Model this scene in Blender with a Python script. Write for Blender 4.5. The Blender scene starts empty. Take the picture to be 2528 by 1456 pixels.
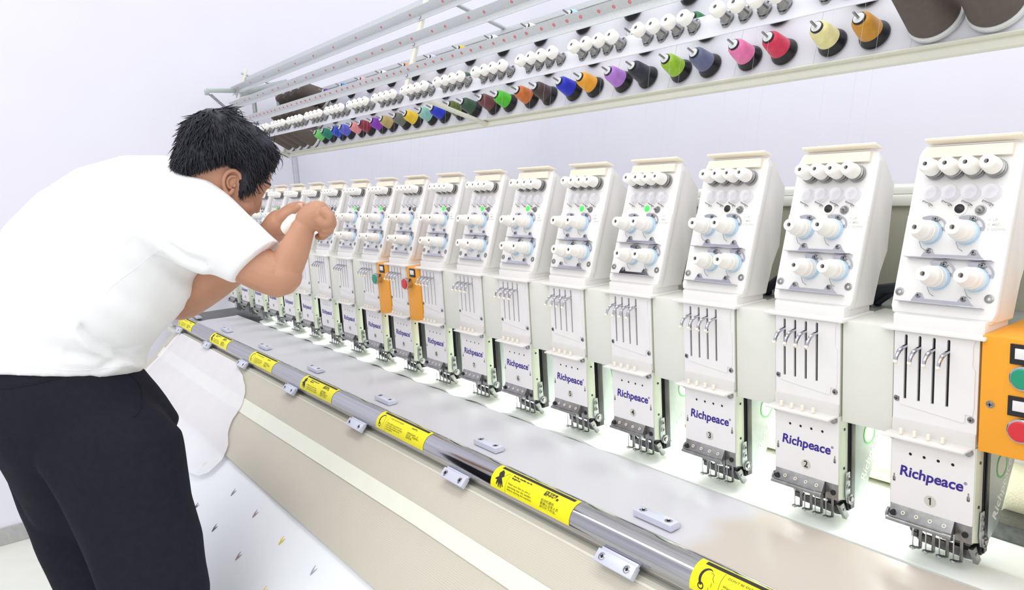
import bpy, bmesh, math, random
from mathutils import Vector, Matrix, noise
random.seed(7)
C = bpy.context.scene.collection
SC = bpy.context.scene
PI = math.pi

# ---------------------------------------------------------------- camera
FPX = 1849.52
AX_R = Vector((0.59715296, 0.80003818, -0.05785549))     # image right in the world
AX_D = Vector((0.09177026, -0.13979543, -0.98591859))    # image down
AX_F = Vector((-0.79686044, 0.58343479, -0.15689897))    # viewing direction
CAM = Vector((0.4815, -1.09, 1.45))
cd = bpy.data.cameras.new('camera'); cam = bpy.data.objects.new('camera', cd); C.objects.link(cam)
cd.sensor_width = 36; cd.lens = FPX/2528*36; cd.clip_start = 0.02; cd.clip_end = 60
m = Matrix.Identity(4)
for i in range(3):
    m[i][0] = AX_R[i]; m[i][1] = -AX_D[i]; m[i][2] = -AX_F[i]; m[i][3] = CAM[i]
cam.matrix_world = m
SC.camera = cam
SC.view_settings.view_transform = 'Standard'; SC.view_settings.look = 'None'
SC.view_settings.exposure = 0.0; SC.view_settings.gamma = 1.0; SC.view_settings.use_curve_mapping = False

# ---------------------------------------------------------------- light of the workshop
W = bpy.data.worlds.new('workshop_light'); SC.world = W; W.use_nodes = True
nt = W.node_tree; nt.nodes.clear()
wo = nt.nodes.new('ShaderNodeOutputWorld'); wb = nt.nodes.new('ShaderNodeBackground')
tc = nt.nodes.new('ShaderNodeTexCoord'); sp = nt.nodes.new('ShaderNodeSeparateXYZ'); cr = nt.nodes.new('ShaderNodeValToRGB')
mr = nt.nodes.new('ShaderNodeMapRange'); mr.inputs[1].default_value = -1; mr.inputs[2].default_value = 1
nt.links.new(tc.outputs['Generated'], sp.inputs[0]); nt.links.new(sp.outputs['Z'], mr.inputs[0]); nt.links.new(mr.outputs[0], cr.inputs[0])
cr.color_ramp.elements[0].position = 0.0; cr.color_ramp.elements[0].color = (0.62, 0.62, 0.63, 1)
cr.color_ramp.elements[1].position = 1.0; cr.color_ramp.elements[1].color = (1.0, 1.0, 1.0, 1)
e = cr.color_ramp.elements.new(0.40); e.color = (0.90, 0.90, 0.92, 1)
e = cr.color_ramp.elements.new(0.52); e.color = (0.96, 0.96, 0.98, 1)
nt.links.new(cr.outputs[0], wb.inputs[0]); nt.links.new(wb.outputs[0], wo.inputs[0]); wb.inputs[1].default_value = 0.95

def area(name, loc, rot, sx, sy, power, col=(1, 1, 1)):
    l = bpy.data.lights.new(name, 'AREA'); l.shape = 'RECTANGLE'; l.size = sx; l.size_y = sy; l.energy = power; l.color = col
    o = bpy.data.objects.new(name, l); C.objects.link(o); o.location = loc; o.rotation_euler = rot; return o
area('overhead_fill', (-1.3, -1.6, 3.1), (math.radians(18), 0, 0), 4.6, 0.5, 16)  # unseen area light overhead, added for general brightness and reflections
area('front_fill', (0.6, -2.8, 2.9), (math.radians(48), 0, math.radians(12)), 2.6, 0.7, 19)  # added fill light out of view, lifts the front-facing surfaces
area('back_wall_fill', (0.2, -0.1, 4.6), (math.radians(42), 0, 0), 4.4, 1.2, 66)  # added fill light with no fixture, brightens the back wall
area('machine_work_light', (-1.74, 0.165, 1.022), (math.radians(-14), 0, 0), 3.4, 0.03, 12, (0.97, 1.0, 0.97))

# ---------------------------------------------------------------- materials
def mat(name, col, rough=0.5, metal=0.0, noise_amt=0.0, noise_scale=40, bump=0.0, bump_scale=200, alpha=1.0, trans=0.0, emit=None, es=0.0, spec=0.5, sheen=0.0, sss=0.0):
    M = bpy.data.materials.new(name); M.use_nodes = True; n = M.node_tree
    b = n.nodes['Principled BSDF']
    b.inputs['Base Color'].default_value = (*col, 1); b.inputs['Roughness'].default_value = rough
    b.inputs['Metallic'].default_value = metal; b.inputs['Alpha'].default_value = alpha
    b.inputs['Transmission Weight'].default_value = trans; b.inputs['Specular IOR Level'].default_value = spec
    b.inputs['Sheen Weight'].default_value = sheen
    if sss: b.inputs['Subsurface Weight'].default_value = sss; b.inputs['Subsurface Radius'].default_value = (0.02, 0.008, 0.004)
    if emit: b.inputs['Emission Color'].default_value = (*emit, 1); b.inputs['Emission Strength'].default_value = es
    t = n.nodes.new('ShaderNodeTexCoord')
    nz = n.nodes.new('ShaderNodeTexNoise'); nz.inputs['Scale'].default_value = noise_scale; nz.inputs['Detail'].default_value = 4
    n.links.new(t.outputs['Object'], nz.inputs['Vector'])
    if noise_amt:
        r = n.nodes.new('ShaderNodeValToRGB'); k = noise_amt
        r.color_ramp.elements[0].position = 0.3; r.color_ramp.elements[1].position = 0.7
        r.color_ramp.elements[0].color = (*[max(0, c*(1-k)) for c in col], 1); r.color_ramp.elements[1].color = (*[min(1, c*(1+k)) for c in col], 1)
        n.links.new(nz.outputs['Fac'], r.inputs[0]); n.links.new(r.outputs[0], b.inputs['Base Color'])
    if bump:
        nb = n.nodes.new('ShaderNodeTexNoise'); nb.inputs['Scale'].default_value = bump_scale; nb.inputs['Detail'].default_value = 3
        n.links.new(t.outputs['Object'], nb.inputs['Vector'])
        bp = n.nodes.new('ShaderNodeBump'); bp.inputs['Strength'].default_value = bump; bp.inputs['Distance'].default_value = 0.002
        n.links.new(nb.outputs['Fac'], bp.inputs['Height']); n.links.new(bp.outputs[0], b.inputs['Normal'])
    return M

def srgb(r, g, b):
    f = lambda c: (c/255/12.92) if c/255 <= 0.04045 else ((c/255+0.055)/1.055)**2.4
    return (f(r), f(g), f(b))

M_ = dict(
    wall=mat('lavender_white_paint', srgb(238, 237, 248), 0.9, noise_amt=0.012, noise_scale=3, spec=0.1),
    floor=mat('cream_floor_paint', srgb(240, 241, 232), 0.45, noise_amt=0.02, noise_scale=8),
    base=mat('grey_skirting', srgb(182, 182, 182), 0.8, noise_amt=0.06, noise_scale=60),
    white=mat('white_plastic', srgb(240, 238, 236), 0.38, noise_amt=0.01, noise_scale=30, bump=0.05, bump_scale=900),
    knob=mat('warm_white_plastic', srgb(250, 247, 242), 0.33, noise_amt=0.01),
    dial=mat('ivory_dial_plastic', srgb(246, 242, 236), 0.35, noise_amt=0.01),
    ivory=mat('ivory_plastic', srgb(252, 243, 224), 0.45, noise_amt=0.015),
    blue=mat('pale_blue_felt', srgb(202, 224, 242), 0.7, noise_amt=0.03, noise_scale=300),
    clear=mat('clear_plastic', srgb(244, 243, 250), 0.12, noise_amt=0.01, alpha=0.28),
    milky=mat('milky_plastic', srgb(246, 243, 240), 0.3, noise_amt=0.01, alpha=0.8),
    chrome=mat('chrome', (0.55, 0.55, 0.61), 0.13, 1.0, noise_amt=0.03, noise_scale=60),
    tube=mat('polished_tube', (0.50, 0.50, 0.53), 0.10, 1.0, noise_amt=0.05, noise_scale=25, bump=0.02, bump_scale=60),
    steel=mat('brushed_steel', (0.33, 0.33, 0.33), 0.32, 1.0, noise_amt=0.15, noise_scale=90),
    darksteel=mat('dark_steel', (0.16, 0.16, 0.16), 0.4, 0.9, noise_amt=0.2, noise_scale=90),
    alu=mat('pale_aluminium', srgb(182, 190, 188), 0.35, 0.45, noise_amt=0.04, noise_scale=60),
    frame=mat('pale_green_metal', srgb(214, 219, 200), 0.4, 0.15, noise_amt=0.02, noise_scale=60),
    black=mat('black_plastic', srgb(26, 26, 32), 0.35, noise_amt=0.1, noise_scale=80),
    slot=mat('black_slot', srgb(16, 15, 20), 0.7, noise_amt=0.2, noise_scale=300),
    cover=mat('warm_grey_enamel', srgb(226, 227, 219), 0.45, noise_amt=0.012, noise_scale=30),
    plate=mat('white_enamel', srgb(238, 236, 236), 0.4, noise_amt=0.01),
    olive=mat('olive_grey_enamel', srgb(168, 168, 150), 0.6, noise_amt=0.04, noise_scale=15),
    ink=mat('violet_ink', srgb(50, 28, 140), 0.5, noise_amt=0.05),
    inkblack=mat('black_ink', srgb(40, 38, 40), 0.6, noise_amt=0.05),
    badge=mat('grey_badge', srgb(205, 206, 196), 0.5, noise_amt=0.02),
    green_on=mat('lit_green_button', srgb(60, 230, 70), 0.4, emit=(0.05, 0.9, 0.1), es=0.9, noise_amt=0.02),
    orange=mat('orange_enamel', srgb(246, 166, 36), 0.4, noise_amt=0.02, noise_scale=50),
    btn_g=mat('green_button', srgb(24, 150, 112), 0.35, noise_amt=0.02),
    btn_r=mat('red_button', srgb(214, 40, 52), 0.35, noise_amt=0.02),
    bed=mat('white_cloth', srgb(246, 250, 246), 0.75, noise_amt=0.008, bump=0.05, bump_scale=500),
    deck=mat('rack_deck_enamel', srgb(226, 226, 234), 0.35, noise_amt=0.015, noise_scale=9),
    rail=mat('galvanised_rail', srgb(204, 208, 210), 0.42, 0.35, noise_amt=0.05, noise_scale=200),
    cream=mat('cream_enamel', srgb(232, 232, 218), 0.45, noise_amt=0.015),
    grommet=mat('pink_grommet', srgb(222, 110, 120), 0.5, noise_amt=0.04),
    yellow=mat('yellow_vinyl', srgb(246, 236, 10), 0.45, noise_amt=0.01),
    strip=mat('pale_tape', srgb(236, 238, 222), 0.5, noise_amt=0.015, noise_scale=20),
    clip=mat('satin_clip', srgb(214, 217, 232), 0.35, 0.2, noise_amt=0.02),
    film=mat('film_over_table', srgb(203, 202, 207), 0.3, noise_amt=0.03, noise_scale=5, bump=0.04, bump_scale=9),
    sheet=mat('white_sheet', srgb(246, 249, 253), 0.8, noise_amt=0.012, noise_scale=6, bump=0.15, bump_scale=30),
    veil=mat('thin_white_cloth', srgb(250, 249, 253), 0.85, noise_amt=0.02, noise_scale=8, alpha=0.72, bump=0.1, bump_scale=25),
    roll=mat('cream_woven_roll', srgb(240, 236, 208), 0.8, noise_amt=0.04, noise_scale=250, bump=0.4, bump_scale=350),
    skin=mat('skin', srgb(192, 142, 115), 0.5, noise_amt=0.06, noise_scale=18, bump=0.08, bump_scale=220, sss=0.08),
    hair=mat('black_hair', srgb(30, 31, 42), 0.5, noise_amt=0.25, noise_scale=60),
    shirt=mat('white_cotton', srgb(246, 247, 250), 0.85, noise_amt=0.008, noise_scale=20, bump=0.06, bump_scale=700, sheen=0.1),
    trouser=mat('black_trouser_cloth', srgb(33, 34, 44), 0.9, noise_amt=0.08, noise_scale=60, bump=0.2, bump_scale=900, spec=0.15),
    nail=mat('finger_nail', srgb(222, 178, 160), 0.3, noise_amt=0.03),
    eye=mat('eye', srgb(60, 45, 40), 0.6, noise_amt=0.1),
    brown=mat('brown_polyester_thread', srgb(98, 88, 82), 0.7, noise_amt=0.08, noise_scale=60, bump=0.5, bump_scale=60),
    cone_white=mat('white_cone_base', srgb(228, 230, 230), 0.35, noise_amt=0.01),
    thread=mat('pale_thread', srgb(205, 205, 215), 0.6, noise_amt=0.02),
    sticker_green=mat('green_ring', srgb(96, 182, 104), 0.5, noise_amt=0.02),
    cable=mat('black_cable', srgb(34, 38, 50), 0.5, noise_amt=0.1),
    led=mat('led_lamp', (1, 1, 1), 0.5, emit=(0.95, 1.0, 0.95), es=2.2, noise_amt=0.01),
)
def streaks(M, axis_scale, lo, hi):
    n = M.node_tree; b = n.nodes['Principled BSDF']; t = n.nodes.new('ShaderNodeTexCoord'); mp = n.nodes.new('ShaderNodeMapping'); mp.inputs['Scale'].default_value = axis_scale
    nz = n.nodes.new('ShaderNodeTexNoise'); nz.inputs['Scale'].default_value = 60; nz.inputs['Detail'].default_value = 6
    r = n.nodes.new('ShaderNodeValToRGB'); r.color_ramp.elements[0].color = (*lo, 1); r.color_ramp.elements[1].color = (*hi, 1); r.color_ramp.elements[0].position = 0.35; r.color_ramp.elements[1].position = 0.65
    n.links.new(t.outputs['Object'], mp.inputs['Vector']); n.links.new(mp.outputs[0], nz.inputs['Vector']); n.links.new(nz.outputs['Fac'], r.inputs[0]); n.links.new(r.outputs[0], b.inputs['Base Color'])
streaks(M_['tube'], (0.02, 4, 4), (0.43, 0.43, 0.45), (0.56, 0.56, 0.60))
def film_two_tone(M):
    n = M.node_tree; b = n.nodes['Principled BSDF']; t = n.nodes.new('ShaderNodeTexCoord'); sx = n.nodes.new('ShaderNodeSeparateXYZ'); nz = n.nodes.new('ShaderNodeTexNoise'); nz.inputs['Scale'].default_value = 7
    ad = n.nodes.new('ShaderNodeMath'); ad.operation = 'MULTIPLY_ADD'; ad.inputs[1].default_value = 0.22
    r = n.nodes.new('ShaderNodeMapRange'); r.inputs[1].default_value = -0.20; r.inputs[2].default_value = -0.13
    mx = n.nodes.new('ShaderNodeMix'); mx.data_type = 'RGBA'; mx.inputs[6].default_value = (*srgb(204, 203, 209), 1); mx.inputs[7].default_value = (*srgb(198, 188, 178), 1)
    n.links.new(t.outputs['Object'], sx.inputs[0]); n.links.new(t.outputs['Object'], nz.inputs['Vector']); n.links.new(nz.outputs['Fac'], ad.inputs[0]); n.links.new(sx.outputs['X'], ad.inputs[2])
    n.links.new(ad.outputs[0], r.inputs[0]); n.links.new(r.outputs[0], mx.inputs[0]); n.links.new(mx.outputs[2], b.inputs['Base Color'])
film_two_tone(M_['film'])
def net_material():
    M = bpy.data.materials.new('beige_net'); M.use_nodes = True; n = M.node_tree; b = n.nodes['Principled BSDF']
    b.inputs['Roughness'].default_value = 0.85
    t = n.nodes.new('ShaderNodeTexCoord')
    w1 = n.nodes.new('ShaderNodeTexWave'); w1.inputs['Scale'].default_value = 120; w1.inputs['Distortion'].default_value = 1.2; w1.inputs['Detail'].default_value = 2; w1.inputs['Detail Scale'].default_value = 0.4; w1.bands_direction = 'X'
    w2 = n.nodes.new('ShaderNodeTexWave'); w2.inputs['Scale'].default_value = 120; w2.inputs['Distortion'].default_value = 5.0; w2.inputs['Detail Scale'].default_value = 0.3; w2.bands_direction = 'Z'
    for w in (w1, w2): n.links.new(t.outputs['Object'], w.inputs['Vector'])
    mx = n.nodes.new('ShaderNodeMath'); mx.operation = 'MULTIPLY'; n.links.new(w1.outputs['Fac'], mx.inputs[0]); n.links.new(w2.outputs['Fac'], mx.inputs[1])
    r = n.nodes.new('ShaderNodeValToRGB'); r.color_ramp.elements[0].color = (*srgb(188, 183, 168), 1); r.color_ramp.elements[1].color = (*srgb(214, 210, 198), 1)
    r.color_ramp.elements[0].position = 0.05; r.color_ramp.elements[1].position = 0.55
    n.links.new(mx.outputs[0], r.inputs[0])
    nz = n.nodes.new('ShaderNodeTexNoise'); nz.inputs['Scale'].default_value = 5; n.links.new(t.outputs['Object'], nz.inputs['Vector'])
    m2 = n.nodes.new('ShaderNodeMix'); m2.data_type = 'RGBA'; m2.inputs[7].default_value = (*srgb(210, 203, 189), 1)
    n.links.new(nz.outputs['Fac'], m2.inputs[0]); n.links.new(r.outputs[0], m2.inputs[6]); n.links.new(m2.outputs[2], b.inputs['Base Color'])
    bp = n.nodes.new('ShaderNodeBump'); bp.inputs['Strength'].default_value = 0.3; bp.inputs['Distance'].default_value = 0.001
    n.links.new(mx.outputs[0], bp.inputs['Height']); n.links.new(bp.outputs[0], b.inputs['Normal'])
    return M
M_['net'] = net_material()
def winding_mat(name, col):
    M = mat(name, col, 0.45, noise_amt=0.1, noise_scale=70, sheen=0.2)
    n = M.node_tree; b = n.nodes['Principled BSDF']
    t = n.nodes.new('ShaderNodeTexCoord'); w = n.nodes.new('ShaderNodeTexWave'); w.inputs['Scale'].default_value = 220; w.inputs['Distortion'].default_value = 3; w.bands_direction = 'Z'
    n.links.new(t.outputs['Object'], w.inputs['Vector'])
    bp = n.nodes.new('ShaderNodeBump'); bp.inputs['Strength'].default_value = 0.35; bp.inputs['Distance'].default_value = 0.001
    n.links.new(w.outputs['Fac'], bp.inputs['Height']); n.links.new(bp.outputs[0], b.inputs['Normal'])
    return M

# ---------------------------------------------------------------- mesh helpers
def mesh_from(name, bm, mats, smooth=True, angle=35):
    bmesh.ops.recalc_face_normals(bm, faces=bm.faces[:])
    me = bpy.data.meshes.new(name); bm.to_mesh(me); bm.free()
    for mm in (mats if isinstance(mats, (list, tuple)) else [mats]): me.materials.append(mm)
    if smooth:
        me.polygons.foreach_set('use_smooth', [True]*len(me.polygons))
        try: me.set_sharp_from_angle(angle=math.radians(angle))
        except Exception: pass
    me.update(); return me
def obj(name, bm, mats, parent=None, smooth=True, angle=35, loc=None, label=None):
    me = mesh_from(name, bm, mats, smooth, angle)
    o = bpy.data.objects.new(name, me); C.objects.link(o)
    if parent: o.parent = parent
    if loc is not None: o.location = loc
    if label: o['label'] = label
    return o
def thing(name, label, cat, loc=(0, 0, 0), group=None):
    o = bpy.data.objects.new(name, None); C.objects.link(o); o.location = loc; o.empty_display_size = 0.05
    o['label'] = label; o['category'] = cat
    if group: o['group'] = group
    return o
def tag(o, label, cat, group=None, kind=None):
    o['label'] = label; o['category'] = cat
    if group: o['group'] = group
    if kind: o['kind'] = kind
    return o
def struct(name, bm, mm, **k):
    o = obj(name, bm, mm, **k); o['kind'] = 'structure'; return o
def kids(o): return [c for c in C.objects if c.parent == o]
def dup(root, loc=None, label=None, group=None, skip=()):
    r = root.copy(); C.objects.link(r)
    if loc is not None: r.location = loc
    if label: r['label'] = label
    if group: r['group'] = group
    for ch in root.children:
        if ch in skip: continue
        c = ch.copy(); C.objects.link(c); c.parent = r
        for g in ch.children:
            d = g.copy(); C.objects.link(d); d.parent = c
    return r
BM = bmesh.new
def box(bm, c, s, bev=0.0, rot=None, mi=0, seg=2):
    r = bmesh.ops.create_cube(bm, size=1.0); vs = r['verts']
    for v in vs: v.co = Vector((v.co.x*s[0], v.co.y*s[1], v.co.z*s[2]))
    fs = set(f for v in vs for f in v.link_faces)
    if bev:
        es = list(set(e for v in vs for e in v.link_edges))
        rr = bmesh.ops.bevel(bm, geom=es, offset=min(bev, min(s)*0.49), segments=seg, affect='EDGES', profile=0.5)
        fs = set(f for f in rr['faces']) | set(f for f in fs if f.is_valid)
        vs = list(set(v for f in fs for v in f.verts))
    R = rot if rot is not None else Matrix.Identity(3)
    c = Vector(c)
    for v in vs: v.co = R @ v.co + c
    for f in fs: f.material_index = mi
    return vs
def bb(bm, x0, x1, y0, y1, z0, z1, bev=0.0, mi=0):
    return box(bm, ((x0+x1)/2, (y0+y1)/2, (z0+z1)/2), (abs(x1-x0), abs(y1-y0), abs(z1-z0)), bev, mi=mi)
def frame_of(d):
    d = Vector(d).normalized(); a = Vector((0, 0, 1)) if abs(d.z) < 0.9 else Vector((1, 0, 0))
    u = d.cross(a).normalized(); return u, d.cross(u).normalized(), d
def lathe(bm, prof, o, axis, n=20, mi=0, cap=True):
    u, w, d = frame_of(axis); o = Vector(o); rings = []
    for (r, h) in prof:
        rings.append([bm.verts.new(o + d*h + (u*math.cos(2*PI*i/n) + w*math.sin(2*PI*i/n))*max(r, 1e-5)) for i in range(n)])
    for a, b in zip(rings[:-1], rings[1:]):
        for i in range(n):
            f = bm.faces.new((a[i], a[(i+1) % n], b[(i+1) % n], b[i])); f.material_index = mi
    if cap:
        for rg in (rings[0], rings[-1]):
            f = bm.faces.new(rg); f.material_index = mi
def cyl(bm, p0, p1, r, n=14, mi=0, r1=None):
    p0, p1 = Vector(p0), Vector(p1); d = p1-p0
    lathe(bm, [(r, 0), (r if r1 is None else r1, d.length)], p0, d, n, mi)
def tube(bm, pts, r, n=8, mi=0, closed=False):
    pts = [Vector(p) for p in pts]; rs = r if isinstance(r, (list, tuple)) else [r]*len(pts)
    prev = None; rings = []
    for i, p in enumerate(pts):
        if closed: d = pts[(i+1) % len(pts)]-pts[i-1]
        else: d = pts[min(i+1, len(pts)-1)]-pts[max(i-1, 0)]
        d.normalize()
        if prev is None: u = frame_of(d)[0]
        else: u = (prev - d*prev.dot(d)).normalized()
        prev = u; w = d.cross(u)
        rings.append([bm.verts.new(p+(u*math.cos(2*PI*k/n)+w*math.sin(2*PI*k/n))*rs[i]) for k in range(n)])
    prs = list(zip(rings[:-1], rings[1:]))
    if closed: prs.append((rings[-1], rings[0]))
    for a, b in prs:
        for k in range(n):
            f = bm.faces.new((a[k], a[(k+1) % n], b[(k+1) % n], b[k])); f.material_index = mi
    if not closed:
        for rg in (rings[0], rings[-1]): f = bm.faces.new(rg); f.material_index = mi
def prism(bm, poly, o, u, v, w, t0, t1, mi=0, bev=0.0):
    """poly 2D (a,b) -> o + a*u + b*v, extruded along w from t0 to t1"""
    o, u, v, w = map(Vector, (o, u, v, w))
    A = [bm.verts.new(o+u*a+v*b+w*t0) for a, b in poly]; B = [bm.verts.new(o+u*a+v*b+w*t1) for a, b in poly]
    n = len(poly); fs = [bm.faces.new(A), bm.faces.new(B)]
    for i in range(n): fs.append(bm.faces.new((A[i], A[(i+1) % n], B[(i+1) % n], B[i])))
    for f in fs: f.material_index = mi
    if bev:
        es = list(set(e for f in fs for e in f.edges)); bmesh.ops.bevel(bm, geom=es, offset=bev, segments=3, affect='EDGES', profile=0.5)
def rrect(w, h, r, cx=0, cy=0, n=5):
    out = []
    for sx, sy, a0 in ((1, 1, 0), (-1, 1, 90), (-1, -1, 180), (1, -1, 270)):
        for i in range(n+1):
            a = math.radians(a0+90*i/n); out.append((cx+sx*(w/2-r)+r*math.cos(a), cy+sy*(h/2-r)+r*math.sin(a)))
    return out
def circ(r, cx=0, cy=0, n=20): return [(cx+r*math.cos(2*PI*i/n), cy+r*math.sin(2*PI*i/n)) for i in range(n)]
def curve_mesh(splines, ext):
    """2D filled curve with holes, thickness 2*ext -> list of verts, faces"""
    cu = bpy.data.curves.new('tmp', 'CURVE'); cu.dimensions = '2D'; cu.fill_mode = 'BOTH'; cu.extrude = ext
    for s in splines:
        p = cu.splines.new('POLY'); p.points.add(len(s)-1); p.use_cyclic_u = True
        for i, (a, b) in enumerate(s): p.points[i].co = (a, b, 0, 1)
    return _eval(cu)
def _eval(cu):
    o = bpy.data.objects.new('tmp', cu); C.objects.link(o)
    bpy.context.view_layer.update(); dg = bpy.context.evaluated_depsgraph_get()
    me = bpy.data.meshes.new_from_object(o.evaluated_get(dg))
    out = ([v.co.copy() for v in me.vertices], [list(p.vertices) for p in me.polygons])
    bpy.data.objects.remove(o); bpy.data.curves.remove(cu); bpy.data.meshes.remove(me); return out
_tc = {}
def text_mesh(s, size, bold=0.0, shear=0.0, ext=0.0, align='CENTER', space=1.0):
    k = (s, size, bold, shear, ext, align, space)
    if k not in _tc:
        cu = bpy.data.curves.new('tmp', 'FONT'); cu.body = s; cu.size = size; cu.offset = bold; cu.shear = shear; cu.extrude = ext
        cu.align_x = align; cu.align_y = 'CENTER'; cu.resolution_u = 3; cu.space_character = space
        _tc[k] = _eval(cu)
    return _tc[k]
def put(bm, data, fn, mi=0):
    vs = [bm.verts.new(fn(p)) for p in data[0]]
    for f in data[1]:
        try: q = bm.faces.new([vs[i] for i in f]); q.material_index = mi
        except ValueError: pass
def plane_fn(o, u, v, w):
    o, u, v, w = map(Vector, (o, u, v, w)); return lambda p: o+u*p.x+v*p.y+w*p.z
X = Vector((1, 0, 0)); Y = Vector((0, 1, 0)); Z = Vector((0, 0, 1))
def screw(bm, c, d, r=0.0035, mi=0, mi2=1):
    d = Vector(d).normalized(); c = Vector(c)
    lathe(bm, [(r*1.3, 0), (r*1.3, 0.0006), (r, 0.0010), (r*0.85, 0.0022), (r*0.3, 0.0025)], c, d, 12, mi)
    u, w, _ = frame_of(d)
    for a in (u, w):
        R = Matrix((a, d.cross(a), d)).transposed(); box(bm, c+d*0.0024, (r*1.2, r*0.3, 0.0008), rot=R, mi=mi2)

# ================================================================ SETTING
FZ = -0.15; WX = -3.72; WY = 1.75
bm = BM(); bb(bm, WX-0.1, 5, -5, WY+0.1, FZ-0.1, FZ); struct('floor', bm, M_['floor'], smooth=False)
bm = BM(); bb(bm, WX-0.12, WX, -5, 1.0, FZ, 4.2); struct('wall_left', bm, M_['wall'], smooth=False)
bm = BM()                                                # back wall with its coved corner
n = 16; inner = [(WX, 1.0)]+[(WX+0.75-0.75*math.cos(PI/2*i/n), 1.0+0.75*math.sin(PI/2*i/n)) for i in range(1, n+1)]+[(5, WY)]
outer = [(5, WY+0.12), (WX-0.12, WY+0.12), (WX-0.12, 1.0)]
prism(bm, inner+outer, (0, 0, 0), X, Y, Z, FZ, 4.2); struct('wall_back', bm, M_['wall'], angle=30)
bm = BM(); bb(bm, WX, WX+0.012, -5, 1.0, FZ, FZ+0.085, 0.003); struct('baseboard_left', bm, M_['base'], smooth=False)

# ================================================================ MACHINE: bed, girder, covers, lamp
XL, XR = -3.62, 0.62
t = thing('machine_table', 'long white machine table running under the row of embroidery heads', 'table', (0, 0, FZ))
zz = -FZ
bm = BM(); bb(bm, XL, XR, -0.20, 0.62, 0.80+zz, 0.835+zz, 0.003); obj('table_top', bm, M_['cover'], t)
for sx in (XL+0.1, -1.9, XR-0.1):
    for sy in (-0.12, 0.54):
        bm = BM(); bb(bm, sx-0.03, sx+0.03, sy-0.03, sy+0.03, 0, 0.80+zz, 0.004); obj('leg', bm, M_['cover'], t)
bm = BM(); bb(bm, XL, XR, -0.285, -0.205, 0.770+zz, 0.792+zz, 0.003); obj('front_ledge', bm, M_['cream'], t)
bm = BM(); bb(bm, 0.02, XR, 0.155, 0.24, 0.836+zz, 0.872+zz, 0.003); obj('channel', bm, M_['darksteel'], t)
bm = BM(); bb(bm, -3.60, -3.03, -0.19, 0.30, 0.835+zz, 0.840+zz, 0.001); obj('end_plate', bm, M_['darksteel'], t)
# white cloth stretched over the bed, puckered under the feet
bm = BM(); nx, ny = 340, 14; g = []
for i in range(nx+1):
    x = -3.02+3.52*i/nx; row = []
    for j in range(ny+1):
        y = -0.012+0.33*j/ny
        hx = (x+0.1) / 0.2; ph = abs(hx-round(hx))
        fade = max(0, min(1, (-0.5-x)/0.4))
        z = 0.843+0.008*math.exp(-((y-0.02)/0.035)**2)*(0.5+0.5*math.cos(2*PI*x/0.2+1.2))*fade + 0.003*noise.noise(Vector((x*18, y*18, 0)))*fade
        yy = y + (0.010*math.sin(x*31+0.6)*fade*math.exp(-(j/2.5)**2))
        row.append(bm.verts.new((x, yy, z)))
    g.append(row)
for i in range(nx):
    for j in range(ny): bm.faces.new((g[i][j], g[i+1][j], g[i+1][j+1], g[i][j+1]))
r = bmesh.ops.extrude_face_region(bm, geom=bm.faces[:])
for v in r['geom']:
    if isinstance(v, bmesh.types.BMVert): v.co.z -= 0.006
tag(obj('white_cloth', bm, M_['bed'], angle=60), 'bright white cloth stretched on the bed below the needles', 'cloth')
# glossy film sheet in front of the needles
bm = BM(); g = []; nx = 220; ny = 12
for i in range(nx+1):
    x = -3.30+3.85*i/nx; row = []
    for j in range(ny+1):
        y = -0.222+0.20*j/ny
        z = 0.8435+0.0018*noise.noise(Vector((x*5, y*16, 3)))+0.0012*math.sin(j/ny*PI)
        if j == ny: z += 0.002
        row.append(bm.verts.new((x, y, z)))
    g.append(row)
for i in range(nx):
    for j in range(ny): bm.faces.new((g[i][j], g[i+1][j], g[i+1][j+1], g[i][j+1]))
r = bmesh.ops.extrude_face_region(bm, geom=bm.faces[:])
for v in r['geom']:
    if isinstance(v, bmesh.types.BMVert): v.co.z -= 0.003
tag(obj('table_film', bm, M_['film'], angle=60), 'glossy greyish plastic film sheet between needles and chrome tube', 'plastic sheet')
# girder behind the heads
t = thing('machine_girder', 'long olive grey girder behind the row of embroidery heads', 'beam', (0, 0.25, FZ))
bm = BM(); bb(bm, XL, XR, 0.0, 0.14, 0.99+zz, 1.36+zz, 0.006); obj('beam', bm, M_['olive'], t)
bm = BM(); bb(bm, XL, XR, -0.012, 0.15, 1.358+zz, 1.378+zz, 0.005); bb(bm, XL, XR, 0.0, 0.13, 1.378+zz, 1.392+zz, 0.004); obj('top_flange', bm, M_['cover'], t)
for sx in (XL, XR-0.12):
    bm = BM(); bb(bm, sx, sx+0.12, 0.0, 0.14, 0, 1.0+zz, 0.005); obj('upright', bm, M_['cover'], t)
bm = BM(); box(bm, (-1.74, -0.085, 1.030+zz), (3.4, 0.028, 0.01), 0.002); led = obj('lamp_strip', bm, M_['led'], t, label='glowing white lamp strip')
# rolls behind the heads
bm = BM(); lathe(bm, [(0.012, -0.01), (0.046, 0), (0.046, 3.9), (0.012, 3.91)], (-3.4, 0.25, 0.89), X, 28)
tag(obj('fabric_roll', bm, M_['roll']), 'cream woven fabric roll lying behind the embroidery heads', 'roll')

# ================================================================ EMBROIDERY HEAD
HZ = 0.855
P0 = Vector((0, 0.01, 1.215-HZ)); th = math.atan2(0.08, 0.238)
PU = Vector((0, math.sin(th), math.cos(th))); PN = Vector((0, -math.cos(th), math.sin(th)))
def pp(a, b, o=0.0): return P0+X*a+PU*b+PN*o
XS = (-0.040, -0.0205, -0.001, 0.0185)
H = thing('embroidery_head', '', 'embroidery head', (0, 0, HZ), 'embroidery heads in a row')
z = lambda v: v-HZ
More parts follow.
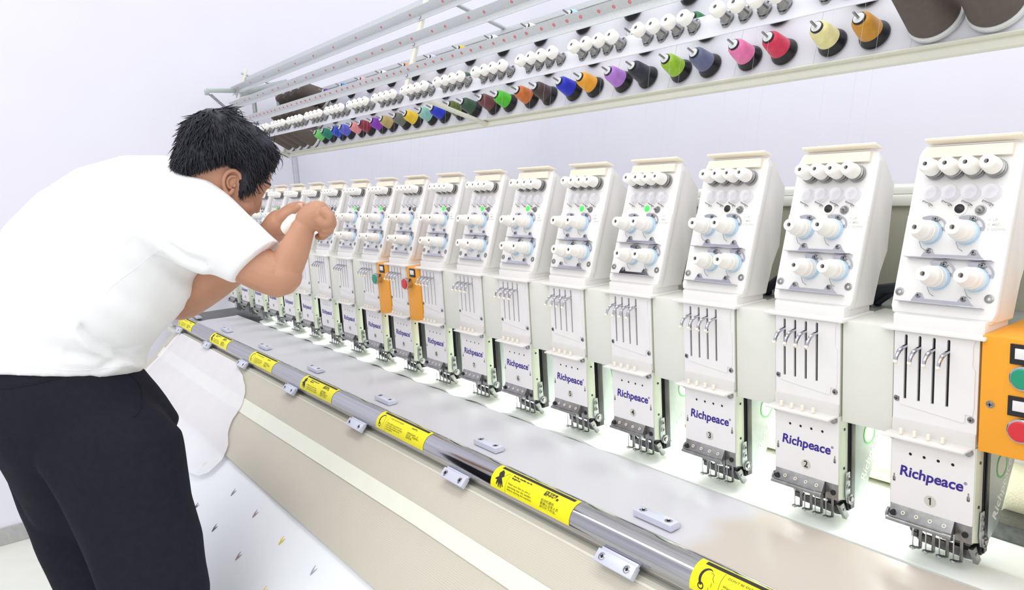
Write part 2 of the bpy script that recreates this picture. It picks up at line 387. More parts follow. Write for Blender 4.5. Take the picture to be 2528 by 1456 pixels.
# housing of the thread tension box
bm = BM()
poly = [(0.012, z(1.2125)), (0.086, z(1.2095)), (0.099, z(1.264)), (0.127, z(1.291)), (0.145, z(1.401)), (0.112, z(1.436)), (0.100, z(1.456)), (0.0925, z(1.4575))]
prism(bm, poly, (0, 0, 0), Y, Z, X, -0.066, 0.066, bev=0.004)
fp = [(-0.070+0.012, 0.0), (0.070-0.012, 0.0), (0.0675, 0.004), (0.070, 0.016), (0.070, 0.240), (0.066, 0.251), (0.058, 0.255), (-0.058, 0.255), (-0.066, 0.251), (-0.070, 0.240), (-0.070, 0.016), (-0.0675, 0.004)]
prism(bm, fp, P0, X, PU, PN, -0.012, 0.0, bev=0.0015)
fl = [(-0.0665, 0.004), (0.0665, 0.004), (0.0695, 0.012), (0.0695, 0.149), (-0.0695, 0.149), (-0.0695, 0.012)]
prism(bm, fl, P0, X, PU, PN, -0.001, 0.0014, bev=0.0006)
obj('tension_housing', bm, M_['white'], H, angle=40)
bm = BM(); bb(bm, -0.0735, 0.068, -0.012, 0.083, z(1.195), z(1.2005), 0.0015); bb(bm, -0.062, 0.062, 0.003, 0.080, z(1.199), z(1.218), 0.002)
obj('housing_base_flange', bm, M_['white'], H)
bm = BM()
prism(bm, [(-0.004, 0.2575), (0.016, 0.2580), (0.0185, 0.2610), (0.016, 0.2625), (-0.010, 0.2610)], P0, PN, PU, X, -0.058, 0.068, bev=0.0008)
for q in (-0.035, -0.005, 0.028, 0.055): cyl(bm, pp(q-0.004, 0.262, 0.010), pp(q+0.004, 0.2625, 0.010), 0.0022, 8)
obj('top_guide', bm, M_['ivory'], H)
bm = BM(); prism(bm, rrect(0.117, 0.0165, 0.001, -0.002, 0.2435, 1), P0, X, PU, PN, 0.0, 0.0065, bev=0.0006)
obj('guide_strip', bm, M_['ivory'], H)
for k in range(4):
    cx = -0.0405+0.0268*k
    bm = BM(); o = pp(cx, 0.2165)
    prof = [(0.0085, 0.013), (0.0118, 0.015), (0.0121, 0.019), (0.0112, 0.034), (0.0098, 0.0385), (0.0088, 0.0395), (0.0032, 0.040), (0.0029, 0.035), (0.0005, 0.0345)]
    lathe(bm, prof, o, PN, 20, cap=False)
    kn = obj('tension_knob', bm, M_['knob'], H)
    bm = BM(); lathe(bm, [(0.0135, 0.002), (0.0140, 0.004), (0.0135, 0.006), (0.0100, 0.007), (0.0100, 0.008), (0.0130, 0.009), (0.0132, 0.011), (0.009, 0.012), (0.0075, 0.0135)], o, PN, 18)
    obj('tension_disc', bm, M_['steel'], kn)
    bm = BM(); R3 = Matrix((X, PU, PN)).transposed(); box(bm, o+PN*0.0362, (0.0013, 0.0052, 0.0075), 0.0002, rot=R3); obj('slotted_post', bm, M_['darksteel'], kn)
    bm = BM(); lathe(bm, [(0.0115, 0.0005), (0.0118, 0.003), (0.009, 0.004), (0.006, 0.008), (0.0105, 0.010), (0.0105, 0.013), (0.004, 0.014)], pp(cx, 0.182), PN, 18)
    obj('guide_wheel', bm, M_['clear'], H)
    bm = BM(); q = [pp(cx-0.011, 0.170, 0.002), pp(cx-0.009, 0.171, 0.006), pp(cx-0.004, 0.168, 0.007), pp(cx+0.002, 0.166, 0.006), pp(cx+0.003, 0.1645, 0.001)]
    tube(bm, q, 0.0008, 6); tube(bm, [pp(cx-0.002, 0.166, 0.002), pp(cx+0.001, 0.1625, 0.006), pp(cx+0.003, 0.166, 0.006)], 0.0006, 5); obj('thread_hook', bm, M_['steel'], H)
bm = BM(); lathe(bm, [(0.0098, 0.0), (0.0098, 0.0014), (0.0078, 0.0020)], pp(0.001, 0.1595), PN, 20); ind_ring = obj('indicator_bezel', bm, M_['knob'], H)
def indicator(lit):
    bm = BM(); lathe(bm, [(0.0066, 0.0016), (0.0066, 0.0034), (0.0052, 0.0044), (0.0005, 0.0048)], pp(0.001, 0.1595), PN, 20)
    return mesh_from('indicator', bm, M_['green_on'] if lit else M_['black'])
ME_ON, ME_OFF = indicator(True), indicator(False)
IND = bpy.data.objects.new('indicator_button', ME_OFF); C.objects.link(IND); IND.parent = H
bm = BM(); lathe(bm, [(0.0072, 0), (0.0072, 0.0015), (0.0056, 0.0016), (0.0040, 0.006), (0.001, 0.0062)], pp(0.028, 0.158), PN, 16); cyl(bm, pp(0.028, 0.158, 0.005), pp(0.0285, 0.1565, 0.011), 0.0013, 8, r1=0.0016)
obj('toggle_switch', bm, M_['steel'], H)
DL = [(-0.0335, 0.124), (0.0165, 0.125), (-0.0110, 0.058), (0.0385, 0.059)]
for (a, b) in DL:
    o = pp(a, b, 0.001)
    ax = (PN*1.0 - PU*0.07).normalized()
    bm = BM(); prof = [(0.0150, 0.010), (0.0152, 0.020), (0.0142, 0.0205), (0.0142, 0.030), (0.0128, 0.032), (0.0122, 0.033), (0.0100, 0.0475), (0.0096, 0.0495), (0.0035, 0.050), (0.0033, 0.046), (0.0004, 0.0455)]
    lathe(bm, prof, o, ax, 24, cap=False)
    dl = obj('tension_dial', bm, M_['dial'], H)
    bm = BM(); lathe(bm, [(0.0155, 0.0), (0.0172, 0.001), (0.0172, 0.0055), (0.0158, 0.006), (0.0158, 0.0072), (0.0170, 0.0078), (0.0168, 0.0102), (0.012, 0.0106)], o, ax, 24); obj('felt_washer', bm, M_['blue'], dl)
    bm = BM(); R3 = Matrix((X, PU, PN)).transposed(); box(bm, o+ax*0.047, (0.0013, 0.0050, 0.0075), 0.0002, rot=R3); obj('slotted_post', bm, M_['darksteel'], dl)
    # curved adjusting bracket above the dial
    c0 = Vector((a-0.001, b+0.0085)); ang = [math.radians(q) for q in range(-18, 128, 8)]
    out = [(c0.x+0.0225*math.cos(q), c0.y+0.0165*math.sin(q)) for q in ang]+[(c0.x+0.012*math.cos(q), c0.y+0.0062*math.sin(q)) for q in reversed(ang)]
    hol = [(c0.x+0.0200*math.cos(q), c0.y+0.0142*math.sin(q)) for q in ang[2:14]]+[(c0.x+0.0150*math.cos(q), c0.y+0.0088*math.sin(q)) for q in reversed(ang[2:14])]
    bm = BM(); put(bm, curve_mesh([out, hol], 0.0006), plane_fn(P0+PN*0.003, X, PU, PN)); br = obj('adjusting_bracket', bm, M_['chrome'], H)
    bm = BM(); screw(bm, pp(c0.x+0.007, c0.y+0.0112, 0.0035), PN, 0.0034); obj('screw', bm, [M_['steel'], M_['slot']], br)
    bm = BM(); tube(bm, [pp(a-0.008, b-0.006, 0.006), pp(a-0.010, b-0.016, 0.007), pp(a-0.006, b-0.024, 0.006), pp(a-0.001, b-0.027, 0.004)], 0.0004, 5); obj('check_spring', bm, M_['steel'], dl)
for (b, x0, x1, e1, e2) in ((0.088, -0.0585, 0.0575, -0.030, 0.0300), (0.022, -0.0605, 0.0555, -0.033, 0.0275)):
    bm = BM(); R3 = Matrix((X, PU, PN)).transposed()
    box(bm, pp((x0+x1)/2, b-0.003, 0.0085), (x1-x0, 0.0009, 0.013), 0.0002, rot=R3)
    sh = [(x0+0.014, b-0.003), (e1-0.010, b-0.001), (e1-0.007, b+0.006), (e1-0.003, b+0.0125), (e1+0.003, b+0.0125), (e1+0.008, b+0.004), (e2-0.008, b+0.004), (e2-0.003, b+0.0125), (e2+0.003, b+0.0125), (e2+0.009, b+0.004), (x1-0.010, b-0.003)]
    put(bm, curve_mesh([sh], 0.0006), plane_fn(P0+PN*0.0024, X, PU, PN))
    rl = obj('guide_bar', bm, M_['chrome'], H)
    for ee in (e1, e2):
        bm = BM(); screw(bm, pp(ee, b+0.0085, 0.003), PN, 0.0032); obj('screw', bm, [M_['steel'], M_['slot']], rl)
for a in (-0.0612, 0.0590):
    bm = BM(); lathe(bm, [(0.0060, 0.0012), (0.0060, 0.0024), (0.0048, 0.0028), (0.0026, 0.0028), (0.0024, 0.0014), (0.0004, 0.0012)], pp(a, 0.034), PN, 18); obj('panel_screw', bm, M_['steel'], H)
bm = BM()
for i, s in enumerate(('UP', 'MED', 'DOWN')): put(bm, text_mesh(s, 0.0052, 0.00008, ext=0.00005, align='LEFT'), plane_fn(pp(0.046, 0.1440-0.0068*i, 0.0016), X, PU, PN))
for i in range(3): put(bm, curve_mesh([circ(0.0014), circ(0.0009)], 0.00005), plane_fn(pp(0.042, 0.1440-0.0068*i, 0.0016), X, PU, PN))
obj('position_legend', bm, M_['badge'], H)
# needle case
bm = BM(); bb(bm, -0.0570, 0.0570, 0.0022, 0.0200, z(0.915), z(1.194), 0.001); obj('needle_case', bm, M_['frame'], H)
for s in (-1, 1):
    bm = BM(); prism(bm, [(0.0, z(0.900)), (0.020, z(0.893)), (0.0235, z(0.925)), (0.0235, z(1.04)), (0.0, z(1.04))], (0, 0, 0), Y, Z, X, s*0.0572, s*0.0592, bev=0.0004)
    sf = obj('side_plate', bm, M_['frame'], H)
    bm = BM()
    for (yy, zc) in ((0.013, 1.016), (0.013, 0.950)): cyl(bm, (s*0.0590, yy, z(zc)), (s*0.0600, yy, z(zc)), 0.0024, 10)
    obj('bolt_hole', bm, M_['black'], sf)
sl = [[(cx-0.0021, z(1.092)), (cx+0.0021, z(1.092)), (cx+0.0021, z(1.187))]+[(cx+0.0021*math.cos(q*PI/6), z(1.187)+0.0021*math.sin(q*PI/6)) for q in range(1, 6)]+[(cx-0.0021, z(1.187))] for cx in XS]
bm = BM()
put(bm, curve_mesh([[(-0.0575, z(1.045)), (0.0575, z(1.045)), (0.0575, z(1.1945)), (-0.0575, z(1.1945))]]+sl, 0.0010), plane_fn((0, 0.001, 0), X, Z, -Y))
rs = [(-0.0565, z(1.096)), (-0.0475, z(1.094)), (-0.0475, z(1.083)), (0.040, z(1.0735)), (0.0425, z(1.0755)), (0.043, z(1.086)), (0.052, z(1.086)), (0.0535, z(1.095)), (0.0535, z(1.150)), (0.050, z(1.156)), (0.050, z(1.185)), (0.053, z(1.1925)), (-0.0565, z(1.1925))]
put(bm, curve_mesh([rs]+sl, 0.0009), plane_fn((0, -0.0008, 0), X, Z, -Y))
obj('upper_face_plate', bm, M_['plate'], H, angle=25)
bm = BM()
for cx in XS: bb(bm, cx-0.0026, cx+0.0026, 0.0021, 0.0024, z(1.090), z(1.190))
obj('slot_interior', bm, M_['slot'], H, smooth=False)
for cx in XS:
    bm = BM(); q = [(cx, 0.001, z(1.172)), (cx-0.0003, -0.010, z(1.1715)), (cx-0.001, -0.019, z(1.168)), (cx-0.002, -0.024, z(1.161)), (cx-0.0025, -0.026, z(1.153))]
    tube(bm, q, [0.0024, 0.0028, 0.0031, 0.0028, 0.0024], 8); lv = obj('take_up_lever', bm, M_['chrome'], H)
    bm = BM(); cyl(bm, (cx-0.0022, -0.0285, z(1.1545)), (cx-0.003, -0.0235, z(1.1500)), 0.0026, 10); obj('lever_eye', bm, M_['ivory'], lv)
for (a, b) in ((-0.0520, 1.0905), (0.0500, 1.0795)):
    bm = BM(); screw(bm, (a, 0.0, z(b)), -Y, 0.0036); obj('screw', bm, [M_['steel'], M_['slot']], H)
bm = BM()                                                   # milky thread guide shelf
prism(bm, [(-0.0600, 0.0), (0.0560, 0.0), (0.0500, 0.020), (-0.066, 0.020)], (0, 0.0, z(1.0375)), X, Vector((0, -0.985, -0.17)), Z, 0.0, 0.0035, bev=0.0008)
bb(bm, -0.0575, 0.0575, -0.0022, 0.0, z(1.038), z(1.060), 0.0006)
sh = obj('thread_guide_shelf', bm, M_['milky'], H)
for cx in XS:
    bm = BM(); box(bm, (cx, -0.0105, z(1.0445)), (0.0042, 0.0042, 0.0095), 0.001); obj('guide_peg', bm, M_['ivory'], sh)
for (a, b) in ((-0.0545, 1.0325), (0.0510, 1.0325)):
    bm = BM(); lathe(bm, [(0.0046, 0), (0.0046, 0.007), (0.0035, 0.0085), (0.001, 0.0086)], (a, 0.0, z(b)), -Y, 14); obj('shelf_screw', bm, M_['steel'], H)
bm = BM()
keys = []
for (a, b) in ((-0.0530, 0.966), (0.0510, 0.966)):
    keys.append([(a+0.0022*math.cos(q*PI/6), z(b)-0.004+0.0022*math.sin(q*PI/6)) for q in range(6, 13)]+[(a+0.0022, z(b)+0.001), (a+0.0011, z(b)+0.002), (a+0.0011, z(b)+0.0065), (a-0.0011, z(b)+0.0065), (a-0.0011, z(b)+0.002), (a-0.0022, z(b)+0.001)])
hol = [circ(0.0024, q, z(1.0085), 12) for q in (-0.0300, -0.0103, 0.0093, 0.0290)]
put(bm, curve_mesh([rrect(0.115, 0.1165, 0.0018, 0.0, z(0.9825), 2)]+keys+hol, 0.0010), plane_fn((0, 0.0, 0), X, Z, -Y))
obj('lower_face_plate', bm, M_['plate'], H, angle=25)
bm = BM()
for q in (-0.0300, -0.0103, 0.0093, 0.0290): cyl(bm, (q, 0.0, z(1.0085)), (q, 0.0016, z(1.0085)), 0.0026, 10)
obj('needle_bar_hole', bm, M_['slot'], H)
for (a, b) in ((-0.0530, 0.966), (0.0510, 0.966)):
    bm = BM(); screw(bm, (a, 0.0004, z(b)-0.004), -Y, 0.0016); obj('screw', bm, [M_['steel'], M_['slot']], H)
bm = BM(); put(bm, text_mesh('Richpeace', 0.0222, 0.00055, 0.12, 0.0001, space=1.0), plane_fn((-0.001, -0.0012, z(0.9795)), X*0.985, Z, -Y))
put(bm, text_mesh('®', 0.006, 0.0, 0, 0.0001), plane_fn((0.0468, -0.0012, z(0.9855)), X, Z, -Y))
obj('maker_lettering', bm, M_['ink'], H, smooth=False)
bm = BM(); lathe(bm, [(0.0086, 0), (0.0086, 0.0004)], (0, -0.001, z(0.9440)), -Y, 24); BADGE = obj('number_badge', bm, M_['badge'], H)
# lower mechanism
bm = BM()
prism(bm, [(0.0, z(0.926)), (-0.010, z(0.9085)), (-0.011, z(0.906)), (0.004, z(0.903)), (0.012, z(0.910)), (0.012, z(0.926))], (0, 0, 0), Y, Z, X, -0.056, 0.034, bev=0.0005)
bb(bm, 0.034, 0.0572, 0.001, 0.018, z(0.896), z(0.926), 0.001)
obj('clamp_bracket', bm, M_['steel'], H)
for q in (-0.036, -0.0165, 0.003, 0.0225):
    bm = BM(); o = Vector((q, -0.0062, z(0.9152))); nn = Vector((0, -0.87, 0.5)); ring = [o+X*0.0024*math.cos(2*PI*i/12)+nn.cross(X)*0.0024*math.sin(2*PI*i/12)+nn*0.0004 for i in range(12)]
    tube(bm, ring, 0.0007, 5, closed=True); obj('thread_eyelet', bm, M_['ivory'], H)
bm = BM(); cyl(bm, (-0.058, -0.0125, z(0.9035)), (0.033, -0.0125, z(0.9035)), 0.0032, 10); cyl(bm, (0.024, -0.0125, z(0.9035)), (0.036, -0.0125, z(0.9035)), 0.0048, 10)
cyl(bm, (-0.0635, 0.004, z(0.905)), (-0.0600, 0.004, z(0.905)), 0.0095, 16); cyl(bm, (-0.062, 0.004, z(0.905)), (-0.050, 0.004, z(0.905)), 0.004, 10)
obj('clamp_shaft', bm, M_['steel'], H)
bm = BM(); cyl(bm, (0.048, -0.0005, z(0.9085)), (0.048, 0.003, z(0.9085)), 0.0045, 14); obj('socket_screw', bm, M_['black'], H); bm = BM(); cyl(bm, (-0.050, -0.0115, z(0.9130)), (-0.050, 0.003, z(0.9130)), 0.0040, 12); obj('socket_screw', bm, M_['black'], H)
bm = BM()
prism(bm, [(-0.046, z(0.897)), (-0.036, z(0.899)), (-0.030, z(0.877)), (-0.022, z(0.872)), (0.045, z(0.8745)), (0.052, z(0.862)), (0.040, z(0.860)), (-0.026, z(0.863)), (-0.040, z(0.876))], (0, 0, 0), X, Z, Y, 0.026, 0.034, bev=0.0005)
for q in (-0.030, -0.010, 0.010, 0.030): bb(bm, q-0.007, q+0.002, 0.024, 0.030, z(0.868), z(0.876), 0.0008)
bb(bm, -0.046, 0.050, 0.022, 0.036, z(0.882), z(0.894), 0.001)
obj('lower_needle_guide', bm, M_['darksteel'], H)
bm = BM(); prism(bm, [(0.006, z(0.886)), (0.018, z(0.889)), (0.036, z(0.861)), (0.026, z(0.856))], (0, 0, 0), Y, Z, X, 0.050, 0.0570, bev=0.0008)
cyl(bm, (0.0568, 0.018, z(0.876)), (0.0585, 0.018, z(0.876)), 0.0024, 10); obj('thread_cutter', bm, M_['steel'], H)
for k, q in enumerate((-0.0275, -0.0085, 0.0110, 0.0305)):
    bm = BM(); bb(bm, q+0.0045, q+0.0095, 0.0165, 0.0190, z(0.858), z(0.905), 0.0008)
    prism(bm, [(0.0025, 0.0), (0.0095, 0.0), (0.0075, -0.006), (0.0, -0.0075), (-0.002, -0.005), (0.001, -0.003)], (q, 0.0175, z(0.8565)), X, Y, Z, 0.0, 0.0016, bev=0.0003)
    ring = [Vector((q-0.001+0.0042*math.cos(2*PI*i/14), 0.0110+0.0036*math.sin(2*PI*i/14), z(0.8573))) for i in range(14)]; tube(bm, ring, 0.0011, 5, closed=True)
    pf = obj('presser_foot', bm, M_['steel'], H)
    bm = BM(); cyl(bm, (q-0.001, 0.0110, z(0.8530)), (q-0.001, 0.0110, z(0.9050)), 0.0008, 6, r1=0.0011); obj('needle', bm, M_['chrome'], H)
bm = BM(); prism(bm, [(0.016, z(0.941)), (0.027, z(0.941)), (0.028, z(0.905)), (0.034, z(0.893)), (0.028, z(0.884)), (0.019, z(0.889)), (0.014, z(0.905))], (0, 0, 0), Y, Z, X, 0.0604, 0.0622, bev=0.0005)
lv = obj('side_lever', bm, M_['alu'], H)
for (yy, zc, rr) in ((0.0205, 0.931, 0.0042), (0.0205, 0.9165, 0.0042)):
    bm = BM(); screw(bm, (0.0622, yy, z(zc)), X, rr); obj('screw', bm, [M_['steel'], M_['slot']], lv)
bm = BM(); lathe(bm, [(0.0092, 0), (0.0092, 0.003), (0.0080, 0.0032), (0.0078, 0.0020), (0.0045, 0.0020), (0.0042, 0.0045), (0.001, 0.0048)], (0.0622, 0.0270, z(0.8945)), X, 20); obj('lever_wheel', bm, M_['steel'], lv)
bm = BM(); bb(bm, 0.022, 0.0600, 0.0265, 0.0465, z(0.872), z(1.14), 0.001); bb(bm, 0.0602, 0.0625, 0.029, 0.033, z(0.875), z(1.035), 0.0006); obj('slide_rail', bm, M_['black'], H)
# silver arm behind the needle case
bm = BM()
prism(bm, [(0.0490, z(1.190)), (0.0490, z(0.886)), (0.0560, z(0.878)), (0.0930, z(0.897)), (0.1450, z(0.985)), (0.1560, z(1.020)), (0.2500, z(1.060)), (0.2500, z(1.190))], (0, 0, 0), Y, Z, X, -0.045, 0.0560, bev=0.0015)
ARM = obj('head_arm', bm, M_['alu'], H)
bm = BM(); put(bm, curve_mesh([circ(0.0190, n=32), circ(0.0158, n=32)], 0.0003), plane_fn((0.0564, 0.0960, z(0.988)), Y*0.95, Z, X));
obj('round_sticker_ring', bm, M_['sticker_green'], ARM)
bm = BM(); lathe(bm, [(0.0162, 0), (0.0162, 0.0003)], (0.0561, 0.0960, z(0.988)), X, 28); obj('round_sticker', bm, M_['badge'], ARM)
ta = Vector((0, math.cos(math.radians(58)), math.sin(math.radians(58)))); tb = X.cross(ta)
bm = BM(); put(bm, text_mesh('Richpeace', 0.0235, 0.0002, 0.1, 0.0003), plane_fn((0.0562, 0.1010, z(0.9500)), ta, tb, X)); obj('embossed_lettering', bm, M_['cover'], ARM, smooth=False)

# numbers
def number(parent, s):
    bm = BM()
    if s == '1': put(bm, curve_mesh([[(0.0012, -0.0055), (0.0012, 0.0058), (0.0000, 0.0058), (-0.0028, 0.0036), (-0.0024, 0.0024), (-0.0006, 0.0036), (-0.0006, -0.0055)]], 0.0001), plane_fn((0, -0.0016, z(0.9440)), X, Z, -Y))
    else: put(bm, text_mesh(s, 0.0160 if len(s) == 1 else 0.0125, 0.00025, 0, 0.0001), plane_fn((0, -0.0016, z(0.9440)), X, Z, -Y))
    obj('head_number', bm, M_['inkblack'], parent, smooth=False)
NH = 18
LIT = {4, 5, 6, 7, 8, 10, 11, 15}
proto_kids = list(H.children)
spec_label = {1: 'white embroidery head numbered 1, nearest the camera beside the orange two-button box',
              2: 'white embroidery head numbered 2, second from the right with dark round button',
              3: 'white embroidery head numbered 3 with dark round button, third from the right',
              9: 'white embroidery head numbered 9 between the two narrow orange boxes'}
for i in range(1, NH+1):
    lab = spec_label.get(i)
    if not lab:
        lab = 'white embroidery head numbered %d with %s button' % (i, 'a green lit' if i in LIT else 'an unlit')
        if i > 12: lab = 'white embroidery head numbered %d, far down the row, %s button' % (i, 'green lit' if i in LIT else 'unlit')
    if i == 1:
        h = H; h['label'] = lab
    else:
        h = dup(H, (-(i-1)*0.2, 0, HZ), lab)
    heads = globals().setdefault('HEADS', []); heads.append(h)
for i, h in enumerate(HEADS, 1):
    number(h, str(i))
    if i in LIT:
        for c in h.children:
            if c.name.startswith('indicator_button'): c.data = ME_ON

# beam covers between the heads and orange control boxes
bm = BM(); bb(bm, -0.0400, 0.0400, 0.003, 0.13, -0.0825, 0.0825, 0.0015)
CV = obj('beam_cover', bm, M_['cover'])
first = True
for i in range(1, NH):
    if i in (8, 9): continue
    if first: o = CV; first = False
    else: o = CV.copy(); C.objects.link(o)
    o.location = (-(i-1)*0.2-0.1, 0, 1.1145)
    tag(o, 'pale grey cover panel between embroidery heads %d and %d' % (i, i+1), 'cover panel', 'cover panels between the heads')
def push_button(parent, x, y, zc, r, m, name, lab, dp_=0.001):
    bm = BM(); lathe(bm, [(r*0.9, 0), (r*0.9, dp_), (r*1.12, dp_+0.001), (r*1.12, dp_+0.006), (r*0.98, dp_+0.007)], (x, y, zc), -Y, 28); bz = obj('button_ring', bm, M_['chrome'], parent)
    bm = BM(); lathe(bm, [(r*0.95, dp_+0.006), (r*0.95, dp_+0.0085), (r*0.85, dp_+0.010), (0.001, dp_+0.0105)], (x, y, zc), -Y, 28); obj(name, bm, m, bz, label=lab)
def label_plate(parent, x, y, zc, s=1.0, txt=None):
    bm = BM(); box(bm, (x, y-0.001, zc), (0.036*s, 0.002, 0.027*s), 0.0006); pl = obj('legend_plate', bm, M_['black'], parent)
    bm = BM(); box(bm, (x, y-0.0023, zc+0.001*s), (0.024*s, 0.001, 0.014*s), 0.0003); w = obj('legend_window', bm, M_['plate'], pl)
    if txt:
        bm = BM(); put(bm, text_mesh(txt, 0.007*s, 0.0001, 0, 0.0001), plane_fn((x, y-0.0029, zc+0.001*s), X, Z, -Y)); obj('legend', bm, M_['inkblack'], pl, smooth=False)
t = thing('control_box', 'orange control box with green and red buttons beside head 1', 'control box', (0.060, 0, 1.04))
bm = BM(); bb(bm, 0.002, 0.118, -0.006, 0.13, 0.0, 0.163, 0.002); obj('box_body', bm, M_['orange'], t)
bm = BM(); screw(bm, (0.0155, -0.006, 0.069), -Y, 0.0042); obj('screw', bm, [M_['steel'], M_['slot']], t)
label_plate(t, 0.0545, -0.006, 0.143, 1.0); label_plate(t, 0.0545, -0.006, 0.073, 1.0)
push_button(t, 0.0545, -0.006, 0.113, 0.0145, M_['btn_g'], 'push_button', 'green push button'); push_button(t, 0.0545, -0.006, 0.042, 0.0145, M_['btn_r'], 'push_button', 'red push button')
for (xc, mm, nm, lab) in ((-1.70, M_['btn_g'], 'green', 'narrow orange control box with one green button, left of head 9'), (-1.50, M_['btn_r'], 'red', 'narrow orange control box with one red button, right of head 9')):
    t = thing('control_box', lab, 'control box', (xc, 0, 1.032))
    bm = BM(); bb(bm, -0.0405, 0.0405, -0.004, 0.125, 0.0, 0.164, 0.002); obj('box_body', bm, M_['orange'], t)
    push_button(t, -0.0185, -0.004, 0.115, 0.0165, mm, 'push_button', nm+' push button', 0.014)
    label_plate(t, -0.002, -0.004, 0.147, 0.95)
# black cables lying behind the covers
for i in range(0, 7):
    x = -i*0.2-0.155; bm = BM()
    q = [(x-0.05, 0.19, 1.19), (x-0.03, 0.16, 1.205), (x-0.01, 0.165, 1.222), (x+0.015, 0.18, 1.226), (x+0.04, 0.17, 1.212), (x+0.06, 0.19, 1.195)]
    tube(bm, q, 0.009, 10); tube(bm, [(a[0]+0.012, a[1]+0.015, a[2]-0.006) for a in q], 0.007, 10)
    o = obj('cable_bundle', bm, M_['cable']); tag(o, 'black cable bundle on the girder, seen between heads %d and %d' % (i+1, i+2), 'cable', 'cables behind the heads')

# ================================================================ FRONT TUBE, stickers, clips
TC = (-0.25, 0.828); TR = 0.031
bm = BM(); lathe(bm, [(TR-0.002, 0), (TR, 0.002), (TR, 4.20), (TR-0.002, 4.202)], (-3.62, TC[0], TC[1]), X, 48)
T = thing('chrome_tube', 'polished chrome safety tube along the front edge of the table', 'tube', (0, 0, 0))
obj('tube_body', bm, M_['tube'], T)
def wrap(x0, a0):
    """(p.x along the tube, p.y up around the tube)"""
    def f(p):
        a = a0+p.y/TR; rr = TR+0.0006+p.z
        return Vector((x0+p.x, TC[0]-rr*math.cos(a), TC[1]+rr*math.sin(a)))
    return f
def sub2(data, mx):
    """subdivide long edges so that flat shapes follow the curve"""
    b = BM(); vs = [b.verts.new(v) for v in data[0]]
    for f in data[1]:
        try: b.faces.new([vs[i] for i in f])
        except ValueError: pass
    for _ in range(3):
        es = [e for e in b.edges if abs(e.verts[0].co.y-e.verts[1].co.y) > mx]
        if not es: break
        bmesh.ops.subdivide_edges(b, edges=es, cuts=2); bmesh.ops.triangulate(b, faces=[f for f in b.faces if len(f.verts) > 4])
    b.verts.index_update(); out = ([v.co.copy() for v in b.verts], [[v.index for v in f.verts] for f in b.faces]); b.free(); return out
def grid_data(x0, x1, y0, y1, nx, ny, zt=0.0):
    vs = [Vector((x0+(x1-x0)*i/nx, y0+(y1-y0)*j/ny, zt)) for i in range(nx+1) for j in range(ny+1)]
    fs = [[i*(ny+1)+j, (i+1)*(ny+1)+j, (i+1)*(ny+1)+j+1, i*(ny+1)+j+1] for i in range(nx) for j in range(ny)]
    return vs, fs
A0 = math.radians(38)
hand = [(-0.004, 0.017), (0.003, 0.013), (0.008, 0.006), (0.004, 0.003), (0.010, -0.004), (0.013, -0.011), (0.011, -0.012), (0.007, -0.006), (0.008, -0.014), (0.006, -0.015), (0.003, -0.007), (0.002, -0.015), (0.000, -0.015), (-0.001, -0.006), (-0.004, -0.012), (-0.006, -0.011), (-0.005, -0.003), (-0.009, -0.004), (-0.010, -0.002), (-0.004, 0.003), (-0.007, 0.009)]
headcurl = [(-0.001+0.009*math.cos(q), 0.001+0.013*math.sin(q)) for q in [math.radians(a) for a in range(40, 250, 15)]]
